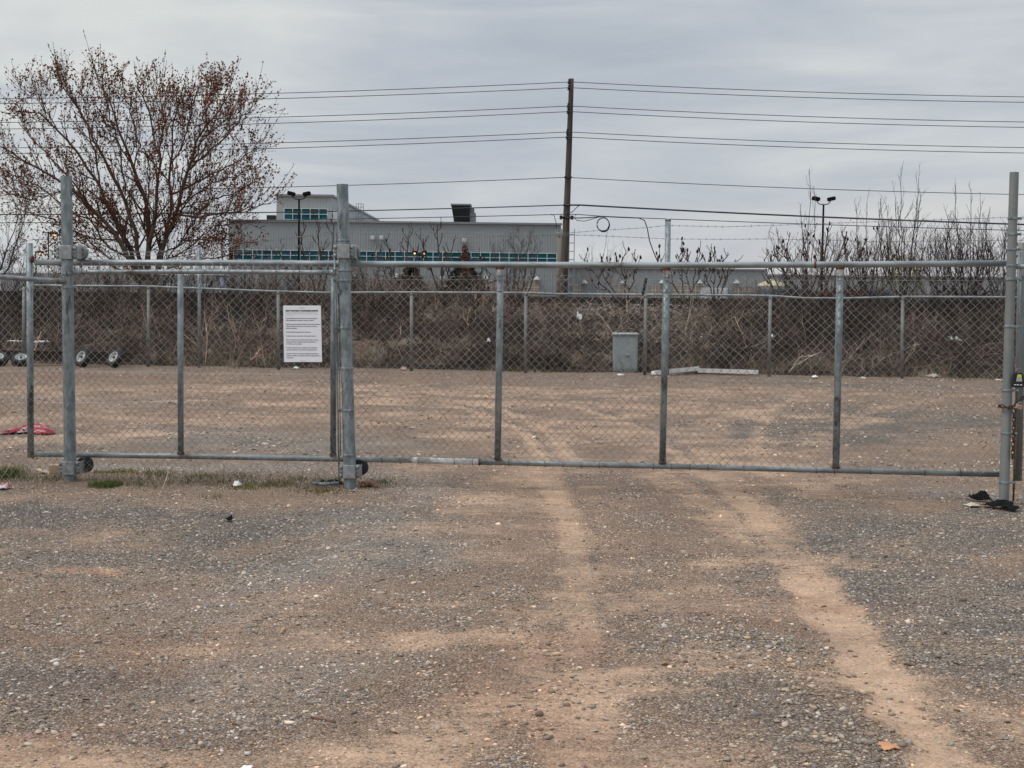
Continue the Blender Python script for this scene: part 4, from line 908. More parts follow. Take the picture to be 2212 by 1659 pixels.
bush('bare_tree', 'pale feathery bare tree in front of the warehouse windows', 1115, 660, 46, 6, 2.5, .85, 23, twig_grey, 'tree', r=.04, lv=((9, (20, 55), (.45, .9)), (6, (25, 65), (.15, .4)), (4, (25, 65), (.08, .18))), bud=0)
bush('bare_tree', 'faint thin bare tree beside the hanging cable loop', 1305, 650, 60, 7, 2.1, 1.2, 24, pmat('pale_twig', (.24, .20, .19), (.2, .17, .16), 3, .9), 'tree', r=.03, lv=((8, (20, 50), (.5, 1.1)), (5, (25, 55), (.2, .5))))
for args in [('tall thin whip rising above the right-hand lamp mast thicket', 1742, 640, 36.4, 3, 3.15, .25, 51), ('pair of pale tall whips in the middle of the right thicket', 1950, 640, 36.3, 5, 3.15, .5, 52), ('pale whips above the dense shrub left of the right gate post', 2100, 640, 36.3, 6, 3.25, .8, 53), ('thin whips on the left side of the right thicket', 1870, 640, 36.6, 5, 2.7, .7, 54)]:
    bush('bare_sapling', *args, twig_grey, 'sapling', 'tall thin saplings above the right thicket', lv=((9, (15, 35), (.3, .7)), (2, (20, 50), (.1, .25))), r=.014, rmin=.0045)
# sumacs: few thick forking stems, dark fruit cones at the tips
sumac_m = pmat('sumac_bark', (.10, .072, .06), (.06, .045, .04), 4, .95, spec=.1)
cone_m = pmat('sumac_cone', (.045, .018, .016), (.025, .013, .012), 30, .9, 0, .5)
def sumac(label, px, py, Y, tops, seed, cones=True, thick=.016):
    rg = np.random.default_rng(seed); b = at(px, py, Y); e = empty('sumac', b); tag(e, label, 'shrub', 'sumacs with dark fruit cones'); lim = []; tips = []
    for (tx, ty) in tops:
        t = at(tx, ty, Y + rg.uniform(-.4, .4)); mid = b * .45 + t * .55; mid[0] = b[0] * .35 + t[0] * .65; mid[2] -= .08 * abs(t[0] - b[0]); mid2 = b * .2 + t * .8; mid2[0] = t[0] * .9 + b[0] * .1; lim.append([b - np.array((0, 0, .2)), mid, mid2, t]); 
    P, Rr = limb_set(lim, 8, [thick * 1.2] * len(lim), [.011] * len(lim)); P[:, 1:-1] += rg.normal(0, .03, P[:, 1:-1].shape)
    P1, R1 = sprout(P, Rr, 5, (.4, 1), (50, 90), (.2, .5), .75, 6, up=.0, curve=1.5, rmin=.0095, lenfall=.3, taper=.7, rg=rg, flat=.6)
    P2, R2 = sprout(P1, R1, 2, (.3, .9), (40, 75), (.14, .3), .8, 4, up=.1, curve=1.3, rmin=.008, lenfall=0, taper=.8, rg=rg)
    V_, F_ = join([batch_tubes(P, Rr, 6), batch_tubes(P1, R1, 4), batch_tubes(P2, R2, 4)]); fast_mesh('branches', V_, F_, sumac_m, e)
    if cones:
        tp = np.concatenate([P[:, -1], P1[:, -1], P2[:, -1]]); tp = tp[rg.random(len(tp)) < .3]; tp = tp[tp[:, 2] > 1.75]
        for p in tp:
            q = MB(); a_ = rg.uniform(.55, .95); q.lathe([(.006, -.05), (.026 * a_, -.035), (.033 * a_, -.008), (.026 * a_, .022), (.014 * a_, .040), (.003, .06 * a_)], p, (rg.normal(0, .2), 0, 1), 7); q.build('fruit_cone', cone_m, e)
    return e
sumac('sumac in front of the warehouse beside the thick middle post', 870, 648, 35.5, [(815, 545), (842, 540), (884, 500), (905, 550)], 31)
sumac('sumac with long curved bare arms against the warehouse wall', 960, 650, 35.6, [(914, 515), (945, 487), (975, 540), (958, 560)], 32, False, .02)
sumac('sumac left of the middle post, below the rooftop windows', 690, 648, 35.8, [(650, 500), (690, 480), (722, 480), (600, 540)], 33, False, .02)
sumac('sumac with a fan of cones right of the utility pole', 1350, 650, 35.4, [(1268, 562), (1295, 570), (1345, 558), (1380, 566)], 34)
sumac('sumac with cones just right of the tall fence post', 1490, 650, 35.3, [(1420, 556), (1462, 548), (1485, 540), (1505, 556)], 35)
sumac('sumac with cones under the lower barbed strand, mid right', 1545, 652, 35.5, [(1522, 556), (1542, 550), (1560, 556), (1575, 575)], 36)
sumac('spreading sumac with cones left of the right lamp mast', 1755, 655, 35.4, [(1672, 540), (1700, 525), (1735, 515), (1790, 490), (1830, 500)], 37, True, .022)
sumac('sumac with cones inside the right-hand thicket', 1880, 652, 35.6, [(1825, 530), (1860, 525), (1905, 515), (1860, 550)], 38)
sumac('low sumac with cones in front of the rooftop cage wall', 1025, 650, 35.2, [(990, 585), (1010, 560), (1040, 565), (1060, 590)], 39)
sumac('slender sumac at the gap before the right thicket', 1690, 655, 35.3, [(1650, 560), (1665, 548), (1700, 560)], 40, False)

# ---- undergrowth: a mass of dead stalks and brambles nobody could count
def stalks(name, label, base, hgt, m, cols, lean=.25, kids=5, r=(.0045, .010), kl=(.15, .5), up=.15, seed=1, ang=(20, 60)):
    rg = np.random.default_rng(seed); n = len(base); d = unit(np.stack([rg.normal(0, lean, n), rg.normal(0, lean, n), np.ones(n)], -1)); P = [base]
    for k in range(4): d = unit(d + rg.normal(0, .14, d.shape)); P.append(P[-1] + d * (hgt / 4)[:, None])
    P = np.stack(P, 1); r0_ = rg.uniform(r[0], r[1], n) * rg.choice([.7, 1, 1.9], n, p=[.45, .4, .15]); Rr = r0_[:, None] * np.linspace(1, .45, 5)[None]
    P1, R1 = sprout(P, Rr, kids, (.15, 1), ang, kl, .6, 4, up=up, curve=0, jit=.2, rmin=r[0] * .6, lenfall=.2, rg=rg)
    V1, F1 = batch_tubes(P, Rr, 3); V2, F2 = batch_tubes(P1, R1, 3); V, F = join([(V1, F1), (V2, F2)])
    cols = np.asarray(cols); ci = cols[rg.integers(0, len(cols), n)] * np.clip(rg.lognormal(0, .6, (n, 1)), .3, 3.2)
    pf = (.28 + 1.45 * smoothstep(fbm(base[:, 0], base[:, 1] * 1.6, 1.5, 300, 3), .25, .75))[:, None]; ci = ci * pf
    C = np.concatenate([np.repeat(ci, 15, 0), np.repeat(np.repeat(ci, kids, 0), 12, 0)])
    return tag(fast_mesh(name, V, F, m, None, C), label, 'undergrowth', kind='stuff')
weed_m = pmat('dead_stalks', (1, 1, 1), (.7, .7, .7), 3, .95, vcol=True, spec=.1)
def emb_random(n, x0, x1, e0, e1, seed=5):
    rg = np.random.default_rng(seed); x = rg.uniform(x0, x1, n); e = rg.uniform(e0, e1, n); y = 31.9 - .07 * x + e
    return np.stack([x, y, np.interp(e, prof_x, prof_z) - .03], -1)
BR = [(.14, .088, .065), (.08, .052, .042), (.26, .19, .145), (.045, .03, .027)]; TAN = [(.27, .21, .15), (.20, .155, .11), (.13, .095, .072), (.085, .06, .05)]; DK = [(.065, .046, .038), (.045, .032, .028), (.10, .072, .058), (.16, .12, .095)]
def dens_fn(b, lo, hi, c=9.0):
    """short in the middle of the view where the bank lies open, tall at both ends"""
    px = CX + b[:, 0] / b[:, 1] * FOC; return px
b = emb_random(2300, -13, 1.5, .3, 6.0, 5); px = dens_fn(b, 0, 0); e_ = b[:, 1] - (31.9 - .07 * b[:, 0])
h = np.where(px < 980, 1.0, .55) * np.random.default_rng(1).uniform(.45, 1.15, len(b)) * np.interp(e_, [0, 2, 5, 6], [.75, 1, .65, .4])
stalks('undergrowth', 'dark leafless brambles covering the left half of the embankment', b, h, weed_m, BR, seed=2, lean=.7, kids=6, ang=(30, 90))
b = emb_random(1400, -1.5, 6.0, .4, 4.6, 6); h = np.random.default_rng(2).uniform(.15, .5, len(b)); stalks('undergrowth', 'low tan weeds on the open middle of the embankment', b, h, weed_m, TAN, seed=3, kids=4, lean=.9, kl=(.1, .35))
b = emb_random(3000, 4.6, 15, .5, 6.0, 7); h = np.random.default_rng(3).uniform(.5, 1.2, len(b)) * np.interp(b[:, 0], [4.6, 7], [.55, 1]) * np.interp(b[:, 1] - (31.9 - .07 * b[:, 0]), [0, 2, 5, 6], [.7, 1, .7, .45]); stalks('undergrowth', 'dark tangled brambles on the right part of the embankment', b, h, weed_m, DK, seed=4, lean=.8, kids=6, ang=(30, 90))
b = emb_random(2200, -11, 13, .15, 1.0, 8); h = np.random.default_rng(4).uniform(.1, .42, len(b)); stalks('dry_weeds', 'pale dry weeds along the foot of the embankment', b, h, weed_m, [(.24, .19, .13), (.17, .13, .09), (.12, .09, .065), (.13, .12, .06)], seed=5, kids=3, kl=(.05, .2), r=(.002, .005), lean=.5)
b = emb_random(700, -13, -3.0, 4.2, 7.5, 31); h = np.random.default_rng(8).uniform(.4, 1.6, len(b)); stalks('undergrowth', 'brown brush standing along the bank top in front of the maple', b, h, weed_m, BR, seed=32, kids=7, r=(.005, .010))
b = emb_random(260, -3.6, .3, 4.6, 6.2, 33); h = np.random.default_rng(9).uniform(.25, .85, len(b)); stalks('undergrowth', 'thin brush along the bank top in front of the warehouse', b, h, weed_m, BR, seed=34, kids=6, r=(.005, .010))
b = emb_random(420, 6.0, 14, 4.6, 6.4, 35); h = np.random.default_rng(10).uniform(.35, .95, len(b)); stalks('undergrowth', 'thin brush along the bank top below the right thicket', b, h, weed_m, DK, seed=36, kids=7, r=(.005, .010))
b = emb_random(170, -13, 14, .3, 5.2, 37); h = np.random.default_rng(12).uniform(.5, 1.25, len(b)); stalks('tall_stems', 'paler upright dead stems standing out from the brush', b, h, weed_m, [(.30, .23, .17), (.22, .17, .13), (.34, .28, .21)], seed=38, kids=4, r=(.005, .009), lean=.5, kl=(.2, .6))
# long fallen branches in the right-hand brambles and across the slope
b = emb_random(90, 1.5, 13, .4, 3.2, 9); h = np.random.default_rng(6).uniform(.6, 1.8, len(b)); stalks('fallen_branches', 'long pale fallen branches lying in the brambles at right', b + np.array((0, 0, .08)), h, weed_m, [(.24, .19, .15), (.18, .14, .11)], seed=6, lean=3.0, kids=3, r=(.007, .014), up=0)
# dead leaves
lp_ = emb_random(16000, -14, 14, .0, 6.0, 10) + np.array((0, 0, .05)); leaf_t = rng.uniform(.5, 1.6, (len(lp_), 1)) * np.array((1, .95, .9))
a_ = rng.uniform(0, 6.28, len(lp_)); t_ = rng.normal(0, .6, (len(lp_), 2)); s_ = rng.uniform(.015, .04, len(lp_))
u1 = np.stack([np.cos(a_), np.sin(a_), t_[:, 0]], -1) * s_[:, None]; u2 = np.stack([-np.sin(a_), np.cos(a_), t_[:, 1]], -1) * s_[:, None] * .6
V = np.stack([lp_ - u1, lp_ - u2, lp_ + u1, lp_ + u2], 1).reshape(-1, 3); F = np.arange(len(V)).reshape(-1, 4)
tag(fast_mesh('dead_leaves', V, F, pmat('dead_leaf', (.17, .115, .075), (.11, .07, .045), 4, .9, vcol=True, spec=.1), None, np.repeat(leaf_t, 4, 0)), 'fallen brown leaves on the embankment', 'leaves', kind='stuff')

# ---- weeds and grass at the foot of the near fence
def blades(name, label, cen, n, spread, h, cols, seed, w=.003):
    rg = np.random.default_rng(seed); P = []; Hh = []
    for (px, py), k, sp, hh in zip(cen, n, spread, h):
        g = ground(px, py); q = g[None] + np.c_[rg.normal(0, sp, k), rg.normal(0, sp * 1.2, k), np.zeros(k)]; P.append(q); Hh.append(hh * rg.uniform(.4, 1.2, k))
    P = np.concatenate(P); Hh = np.concatenate(Hh); P[:, 2] = zat(P[:, 0], P[:, 1]); k = len(P)
    a = rg.uniform(0, 6.28, k); s = np.stack([np.cos(a), np.sin(a), 0 * a], -1) * w; ln = rg.normal(0, .5, (k, 2)); l = np.c_[ln, np.zeros(k)] * Hh[:, None]
    m_ = P + l * .35 + np.array((0, 0, 1)) * Hh[:, None] * .6; tp = P + l + np.array((0, 0, 1)) * (Hh * .85)[:, None]
    V = np.stack([P - s, P + s, m_ + s * .7, m_ - s * .7, tp], 1).reshape(-1, 3); o = np.arange(k)[:, None] * 5
    F = np.concatenate([o + np.array([0, 1, 2]), o + np.array([0, 2, 3]), o + np.array([3, 2, 4])])
    c = np.asarray(cols)[rg.integers(0, len(cols), k)] * rg.uniform(.7, 1.3, (k, 1))
    return tag(fast_mesh(name, V, F, weed_m, None, np.repeat(c, 5, 0)), label, 'grass', kind='stuff')
rgx = np.random.default_rng(12); cen = [(x_, 1034 + 10 * x_ / 757 + rgx.normal(0, 9)) for x_ in np.linspace(-20, 850, 150)]
blades('dry_grass', 'thin dry grass and stalks along the bottom of the near fence', cen, [17] * 150, [.12] * 150, [.055] * 150, [(.26, .20, .11), (.20, .15, .09), (.30, .25, .15), (.14, .13, .05), (.13, .10, .06)], 13, .0018)
g_c = [(10, 1030), (25, 1026), (215, 1052), (230, 1053), (245, 1050), (160, 1020), (350, 1030), (470, 1040), (520, 1030), (560, 1045), (640, 1035), (700, 1040), (400, 1040), (120, 1035), (60, 1034), (825, 1042), (300, 1050), (460, 1078)]
blades('green_grass', 'short green grass tufts beside the leftmost gate post', g_c, [420, 260, 420, 420, 260, 90, 90, 70, 60, 60, 90, 120, 70, 120, 110, 120, 60, 40], [.07, .07, .045, .045, .04] + [.07] * 13, [.11, .11, .05, .05, .05] + [.05] * 13, [(.075, .115, .03), (.10, .14, .04), (.15, .15, .06)], 14, .0022)
m_c = [(240, 1018), (260, 1022), (440, 1030), (330, 1022), (600, 1045), (530, 1052), (690, 1060)]
blades('moss', 'yellow-green moss patches under the gate rail', m_c, [260] * 7, [.09] * 7, [.022] * 7, [(.22, .20, .05), (.16, .15, .05)], 15, .004)
blades('green_grass', 'sparse green weeds at the foot of the far embankment', [(1140, 800), (1100, 796), (1180, 797), (520, 792), (2080, 817), (1000, 795)], [160] * 6, [.5] * 6, [.16] * 6, [(.09, .11, .035), (.12, .11, .05), (.2, .16, .09)], 16, .005)
b_ = np.concatenate([np.stack([np.linspace(PL[0] - .8, PM[0] + .4, 70), np.interp(np.linspace(PL[0] - .8, PM[0] + .4, 70), [PL[0], PM[0]], [PL[1], PM[1]]), np.zeros(70)], -1)]); b_[:, :2] += rng.normal(0, .12, (70, 2))
stalks('dry_stalks', 'taller dead stalks poking through the near fence', b_, rng.uniform(.05, .24, 70), weed_m, [(.26, .20, .13), (.16, .11, .07)], seed=17, lean=.5, kids=3, r=(.0012, .0022), kl=(.03, .10))

# ---- two small spruces
def conifer(label, px, pyt, pyb, Y, w, seed):
    rg = np.random.default_rng(seed); t = at(px, pyt, Y); b = at(px, pyb, Y); H = t[2] - b[2]; e = empty('spruce_tree', b); tag(e, label, 'tree', 'small spruces by the warehouse')
    q = MB(); q.tube([b, t], [w * .07, .02], 8); q.build('trunk', bark, e, True); Vs = []; n = 3600
    f = rg.random(n) ** .8; rad = w * (1.02 - f) * rg.uniform(.25, 1, n) ** .5 * (1 + .25 * np.sin(f * 34)); a = rg.uniform(0, 6.28, n); p = b + np.stack([np.cos(a) * rad, np.sin(a) * rad, f * H - rad * .15], -1)
    d = unit(np.stack([np.cos(a), np.sin(a), rg.uniform(-.5, .5, n)], -1)) * rg.uniform(.10, .24, n)[:, None] * w; s = np.cross(d, rg.normal(0, 1, d.shape)); s = unit(s) * w * .045
    V = np.stack([p - s, p + s, p + d], 1).reshape(-1, 3); F = np.arange(len(V)).reshape(-1, 3)
    fast_mesh('foliage', V, F, pmat('spruce', (.035, .05, .038), (.022, .032, .026), 2, .9, spec=.1), e)
conifer('green-black spruce below the rust-topped snag, right of the other', 1003, 556, 640, 150, 2.6, 41); conifer('smaller spruce left of the rust-topped one', 887, 566, 640, 150, 2.0, 42)
q = MB(); 
bS = at(1004, 575, 148); e = empty('dead_snag', bS); tag(e, 'rust-brown dead treetop standing against the window band', 'tree')
p_ = at(1004, 575, 148)[None] + np.random.default_rng(5).normal(0, 1, (420, 3)) * np.array((.17, .2, 1.0)) + np.array((0, 0, .3)); p_ = p_[(p_[:, 2] < at(1004, 529, 148)[2])]
blobs('foliage', p_, np.random.default_rng(6).uniform(.06, .20, len(p_)), pmat('dead_needles', (.12, .058, .038), (.06, .038, .028), 2, .9, vcol=True), np.ones((len(p_), 3)), e); q.tube([bS - np.array((0, 0, 2)), at(1004, 532, 148)], [.16, .08], 6); q.build('trunk', bark, e)

# ================================================================== UTILITY POLE AND WIRES
UY = 60.0
wood = pmat('pole_wood', (.105, .085, .070), (.065, .053, .045), 4, .9, 0, .4, 20, (1, 1, .08), c3=(.15, .125, .10), c3amt=.6, spec=.15)
up_ = empty('utility_pole', at(1217, 660, UY)); tag(up_, 'tall leaning dark wooden utility pole behind the embankment', 'utility pole')
q = MB(); pb, pt = at(1216.5, 670, UY), at(1234.5, 170, UY); q.tube(resample([pb, at(1221, 540, UY), at(1228, 360, UY), pt], 12), np.linspace(.165, .095, 12), 14); q.build('shaft', wood, up_, True)
AX = lambda py: np.interp(py, [170, 360, 540, 670], [1234.5, 1228, 1221, 1216.5])
for py in (177, 190, 229, 241, 285, 296):
    q = MB(); c = at(AX(py) - 5, py, UY) + np.array((0, -.05, 0)); q.lathe([(.035, -.10), (.06, -.09), (.04, -.04), (.065, 0), (.04, .04), (.06, .09), (.03, .11)], c, (.2, 0, 1), 10); q.build('insulator', black_plastic, up_)
for py in (383, 443, 470):
    q = MB(); ring(q, at(AX(py), py, UY), .16, .07, n=14); q.build('clamp', black_plastic, up_)
q = MB(); c = at(AX(470), 470, UY); q.box(c + np.array((-.22, -.05, 0)), (.12, .2, .16), bevel=.02); q.box(c + np.array((.22, -.05, 0)), (.12, .2, .16), bevel=.02); q.build('cable_clamp', black_plastic, up_)
sp_ = empty('stub_pole', at(1207, 660, UY + 3)); tag(sp_, 'shorter tan wooden stub pole just left of the utility pole', 'pole')
q = MB(); q.tube([at(1206, 670, UY + 3), at(1209.5, 506, UY + 3)], [.12, .10], 12); q.build('shaft', pmat('tan_wood', (.20, .18, .14), (.15, .13, .105), 4, .9, 0, .2, 20, (1, 1, .1)), sp_, True)
q = MB(); q.box(at(1202.5, 500, UY + 2.9), (.09, .1, .2), bevel=.02); q.box(at(1206, 506, UY + 2.9), (.08, .1, .16), bevel=.02); q.build('junction_box', pmat('pale_box', (.4, .4, .38), None, 10, .6), sp_)
cable = pmat('overhead_cable', (.05, .052, .056), (.035, .036, .04), 3, .7)
WY = UY - .17
def wire(pts, label, r=.014, grp='overhead wires on the utility pole', y1=None):
    P = [at(p[0], p[1], WY) for p in pts]; q = MB(); q.tube(P, r, 5); return tag(q.build('overhead_wire', cable, None, True), label, 'wire', grp)
def bez(x0, y0, x1, y1, sag, n=14):
    return [(x0 + (x1 - x0) * t, y0 + (y1 - y0) * t + sag * 4 * t * (1 - t)) for t in np.linspace(0, 1, n)]
names = ['topmost', 'second', 'third', 'fourth', 'fifth', 'sixth', 'seventh']
for nm, (xp, yp, yl, yr) in zip(names, [(1233, 177, 211, 207.5), (1233, 189.5, 221, 219), (1231, 229, 262, 262.5), (1230, 241, 277, 274), (1229, 285, 317, 317.5), (1228, 296, 330, 329.5), (1224, 383, 410, 420)]):
    wire(bez(xp, yp, -300, yl + 4, 9), nm + ' thin wire from the top, left of the utility pole'); wire(bez(xp, yp, 2500, yr + 4, 8), nm + ' thin wire from the top, right of the utility pole')
wire(bez(1219, 443, -300, 462, 8), 'thicker cable below the thin wires, left of the utility pole', .022); wire([(1219, 443), (1240, 443), (1254, 443)] + bez(1256, 443, 2500, 493, 5)[1:], 'thick dark cable sloping down right of the utility pole', .034)
wire(bez(1217, 463, -300, 482, 5), 'lowest thin cable left of the utility pole', .016)
wire([(1219, 463), (1245, 463), (1300, 467)] + bez(1305, 467.5, 2500, 505, 3)[1:], 'lowest thin cable right of the utility pole', .016)
wire([(1222, 470), (1250, 471), (1275, 470), (1300, 467.5), (1340, 469.5), (1380, 471), (1392, 476), (1398, 492), (1403, 520), (1412, 545), (1425, 575)], 'drop cable curving down from the pole past the coil', .022)
wire([(1222, 461), (1236, 458), (1248, 446), (1254, 443)], 'short jumper loop at the top cable right of the pole', .016)
wire([(1245, 463), (1240, 470), (1246, 476), (1262, 478), (1280, 473), (1300, 467)], 'slack loop of cable beside the pole', .014)
wire([(1190, 462), (1197, 466), (1201, 480), (1202, 500)], 'thin drop wire curling to the stub pole', .014)
wire([(1312, 499), (1308, 530), (1302, 556), (1300, 575)], 'thin line hanging from the coil', .007)
q = MB(); cc_ = at(1303, 484, WY)
for k in range(5):
    a = np.linspace(0, 2 * math.pi, 33); rr = .245 + .012 * math.sin(k * 2.2); q.tube([cc_ + np.array((math.cos(t) * rr + .008 * k - .015, .012 * k, math.sin(t) * (rr + .028) - .010 * k)) for t in a], .011, 6, caps=False)
tag(q.build('cable_coil', pmat('coil', (.018, .018, .02), None, 5, .5), None, True), 'round coil of black cable hanging from the wire', 'cable coil')

# ================================================================== BUILDINGS
BY = 180.0
siding = pmat('ribbed_siding', (.25, .277, .29), (.23, .257, .27), .25, .6, 0, c3=(.21, .225, .235), c3amt=.6)
siding2 = pmat('ribbed_siding_pale', (.33, .355, .365), (.31, .335, .345), .25, .6)
cap_m = pmat('roof_cap', (.22, .23, .245), (.19, .2, .21), 2, .5)
glass = pmat('teal_glass', (.008, .13, .165), (.005, .075, .10), .8, .5, 0, c3=(.02, .17, .20), c3amt=.56, spec=.12)
mull = pmat('white_mullion', (.55, .58, .60), (.5, .53, .55), 3, .5)
def bx(px, py, Y): return at(px, py, Y)
def xz(px, Y): return at(px, 632, Y)[0]
def zz(py, px, Y): return at(px, py, Y)[2]
def ribbed(mb, x0, x1, z0, z1, Y, pitch=.32, depth=.030, axis='x'):
    n = max(1, int(abs(x1 - x0) / pitch)); X_ = []; D_ = []
    for k in range(n): 
        a = x0 + (x1 - x0) * k / n; w = (x1 - x0) / n; X_ += [a, a + .55 * w, a + .70 * w, a + .85 * w]; D_ += [0, 0, -depth, -depth]
    X_.append(x1); D_.append(0); V_ = []
    for x_, d_ in zip(X_, D_):
        p = (x_, Y + d_) if axis == 'x' else (Y + d_, x_); V_ += [(p[0], p[1], z0), (p[0], p[1], z1)]
    mb.add(V_, [(2 * k, 2 * k + 2, 2 * k + 3, 2 * k + 1) for k in range(len(X_) - 1)])
wh = empty('warehouse', (xz(860, BY), BY, 0)); tag(wh, 'grey ribbed warehouse with a teal window band and raised rooftop office', 'building')
X0, X1 = xz(494, BY), xz(1210, BY); ZR = zz(481, 860, BY); ZW1 = zz(538.5 + 5, 860, BY); ZW0 = zz(565, 860, BY); BD = 75
Zs = lambda py: zz(py, 860, BY)
q = MB(); ribbed(q, X0, X1, ZW1, ZR, BY); ribbed(q, X0, X1, 0, ZW0, BY); ribbed(q, BY, BY + BD, 0, ZR, X0, axis='y'); ribbed(q, BY, BY + BD, 0, ZR, X1, axis='y')
q.add([(X0, BY, ZR), (X1, BY, ZR), (X1, BY + BD, ZR), (X0, BY + BD, ZR)], [(0, 1, 2, 3)]); q.build('wall', siding, wh)
q = MB(); q.box(((X0 + X1) / 2, BY - .1, ZR + .06), (X1 - X0 + .3, .35, .22)); q.build('roof_cap', cap_m, wh)
def window_band(x0, x1, z0, z1, Y, step, parent, rows=1, frame=.075):
    rg = np.random.default_rng(int(x0 * 7) % 97); w = MB(); q_ = MB(); n = max(1, round((x1 - x0) / step))
    w.add([(x0, Y + .12, z0), (x1, Y + .12, z0), (x1, Y + .12, z1), (x0, Y + .12, z1)], [(0, 1, 2, 3)])
    f = MB()
    for k in range(n + 1): f.box((x0 + (x1 - x0) * k / n, Y, (z0 + z1) / 2), (frame, .16, z1 - z0))
    for z_ in [z0 + (z1 - z0) * k / (rows + 1) for k in range(rows + 2)]: f.box(((x0 + x1) / 2, Y - .003, z_), (x1 - x0, .15, frame))
    fo = f.build('window', mull, parent); w.build('glass', glass, fo); return fo
window_band(X0 + .6, X1 - .5, ZW0, ZW1, BY, 1.14, wh)
q = MB(); q.box(((X0 + X1) / 2, BY - .06, ZW0 - .12), (X1 - X0, .3, .16)); q.build('sill', cap_m, wh)
# raised office on the roof: its long side runs straight back
PX0, PX1 = xz(597, BY), xz(716, BY); PZ = zz(423, 650, BY); PW1 = zz(450.5, 650, BY); PW0 = zz(474.5, 650, BY)
q = MB(); ribbed(q, PX0, PX1, PW1, PZ, BY - .02); q.box((PX0 + .5, BY + .1, (ZR + PW1) / 2), (1.0, .3, PW1 - ZR)); q.box((PX1 - .3, BY + .1, (ZR + PW1) / 2), (.6, .3, PW1 - ZR)); ribbed(q, BY, BY + 62, PW1, PZ, PX1, axis='y'); ribbed(q, BY + 14, BY + 62, ZR, PW1, PX1, axis='y'); ribbed(q, BY, BY + 62, ZR, PZ, PX0, axis='y')
q.add([(PX0, BY, PZ), (PX1, BY, PZ), (PX1, BY + 62, PZ), (PX0, BY + 62, PZ)], [(0, 1, 2, 3)]); q.build('office_wall', siding2, wh)
q = MB(); q.box(((PX0 + PX1) / 2, BY - .1, PZ + .05), (PX1 - PX0 + .3, .4, .25)); q.box((PX1 + .05, BY + 31, PZ + .052), (.3, 62, .25)); q.build('office_roof_cap', cap_m, wh)
window_band(PX0 + .9, PX1 - .5, PW0, PW1, BY + .02, 1.17, wh)
q = MB(); q.add([(PX1 + .02, BY + .6, PW0), (PX1 + .02, BY + 14, PW0), (PX1 + .02, BY + 14, PW1), (PX1 + .02, BY + .6, PW1)], [(0, 1, 2, 3)]); q.build('side_window', pmat('pale_glass', (.16, .24, .26), (.12, .18, .2), 1, .2), wh)
# roof furniture
q = MB(); cg = at(777, 458, BY + 24); hh_ = (zz(440, 777, BY + 24) - zz(476, 777, BY + 24)); w_ = 1.0
for sx in (-1, -.35, .35, 1): q.tube([cg + np.array((sx * w_ / 2, 0, -hh_ / 2)), cg + np.array((sx * w_ / 2, 0, hh_ / 2))], .045, 5)
for k in range(6): q.tube([cg + np.array((-w_ / 2, 0, hh_ * (k / 5 - .5))), cg + np.array((w_ / 2, 0, hh_ * (k / 5 - .5)))], .035, 5)
q.build('caged_ladder', cap_m, wh)
H0 = at(975, 484, BY + 3); hx0, hx1 = xz(974, BY + 3), xz(1015, BY + 3); hz0, hz1 = zz(484, 995, BY + 3), zz(445, 995, BY + 3)
q = MB(); xr = xz(1022, BY + 3)
q.add([(hx0 + .35, BY + 2.8, hz0), (hx1 - .2, BY + 2.8, hz0), (hx1 - .2, BY + 6, hz0), (hx0 + .35, BY + 6, hz0), (hx0, BY + 1.6, hz1), (hx1, BY + 1.6, hz1), (hx1, BY + 6, hz1), (hx0, BY + 6, hz1)], [(4, 5, 6, 7), (1, 2, 6, 5), (2, 3, 7, 6), (3, 0, 4, 7), (0, 3, 2, 1)])
q.box(((hx0 + hx1) / 2, BY + 3.8, hz1 + .1), (hx1 - hx0 + .15, 4.6, .18)); q.box(((hx1 + xr) / 2, BY + 4.6, (hz0 + hz1) / 2 - .1), (xr - hx1, 2.5, hz1 - hz0 - .3)); q.box(((hx1 + xr) / 2 + .05, BY + 4.4, hz0 + .7), (xr - hx1 + .3, 3.2, 1.4)); hb = q.build('rooftop_hood', cap_m, wh)
q = MB(); q.add([(hx0 + .37, BY + 2.74, hz0 + .1), (hx1 - .22, BY + 2.74, hz0 + .1), (hx1 - .05, BY + 1.62, hz1 - .08), (hx0 + .06, BY + 1.62, hz1 - .08)], [(0, 1, 2, 3)])
for k in range(7):
    f_ = k / 7; q.box(((hx0 + hx1) / 2, BY + 2.66 - f_ * 1.1, hz0 + .3 + f_ * (hz1 - hz0 - .4)), (hx1 - hx0 - .4, .05, .04))
q.build('louvre', black_plastic, hb)
q = MB(); lx = xz(588, BY + 4); q.box((lx, BY + 4, (ZR + zz(462, 588, BY)) / 2), (1.1, 2, zz(462, 588, BY) - ZR)); q.build('rooftop_hood', black_plastic, wh)
lamp_w = emat('lamp_white', (.9, .93, 1.0), 1.2); fitting = pmat('lamp_fitting', (.5, .52, .52), None, 5, .5)
for px, py in ((806 - 1, 514), (824, 514), (1003, 519)):
    q = MB(); c = at(px, py, BY - .4); q.box(c, (.5, .5, .5), bevel=.08); q.tube([c, c + np.array((0, .4, .25))], .07, 5); q.build('wall_lamp', fitting, wh)
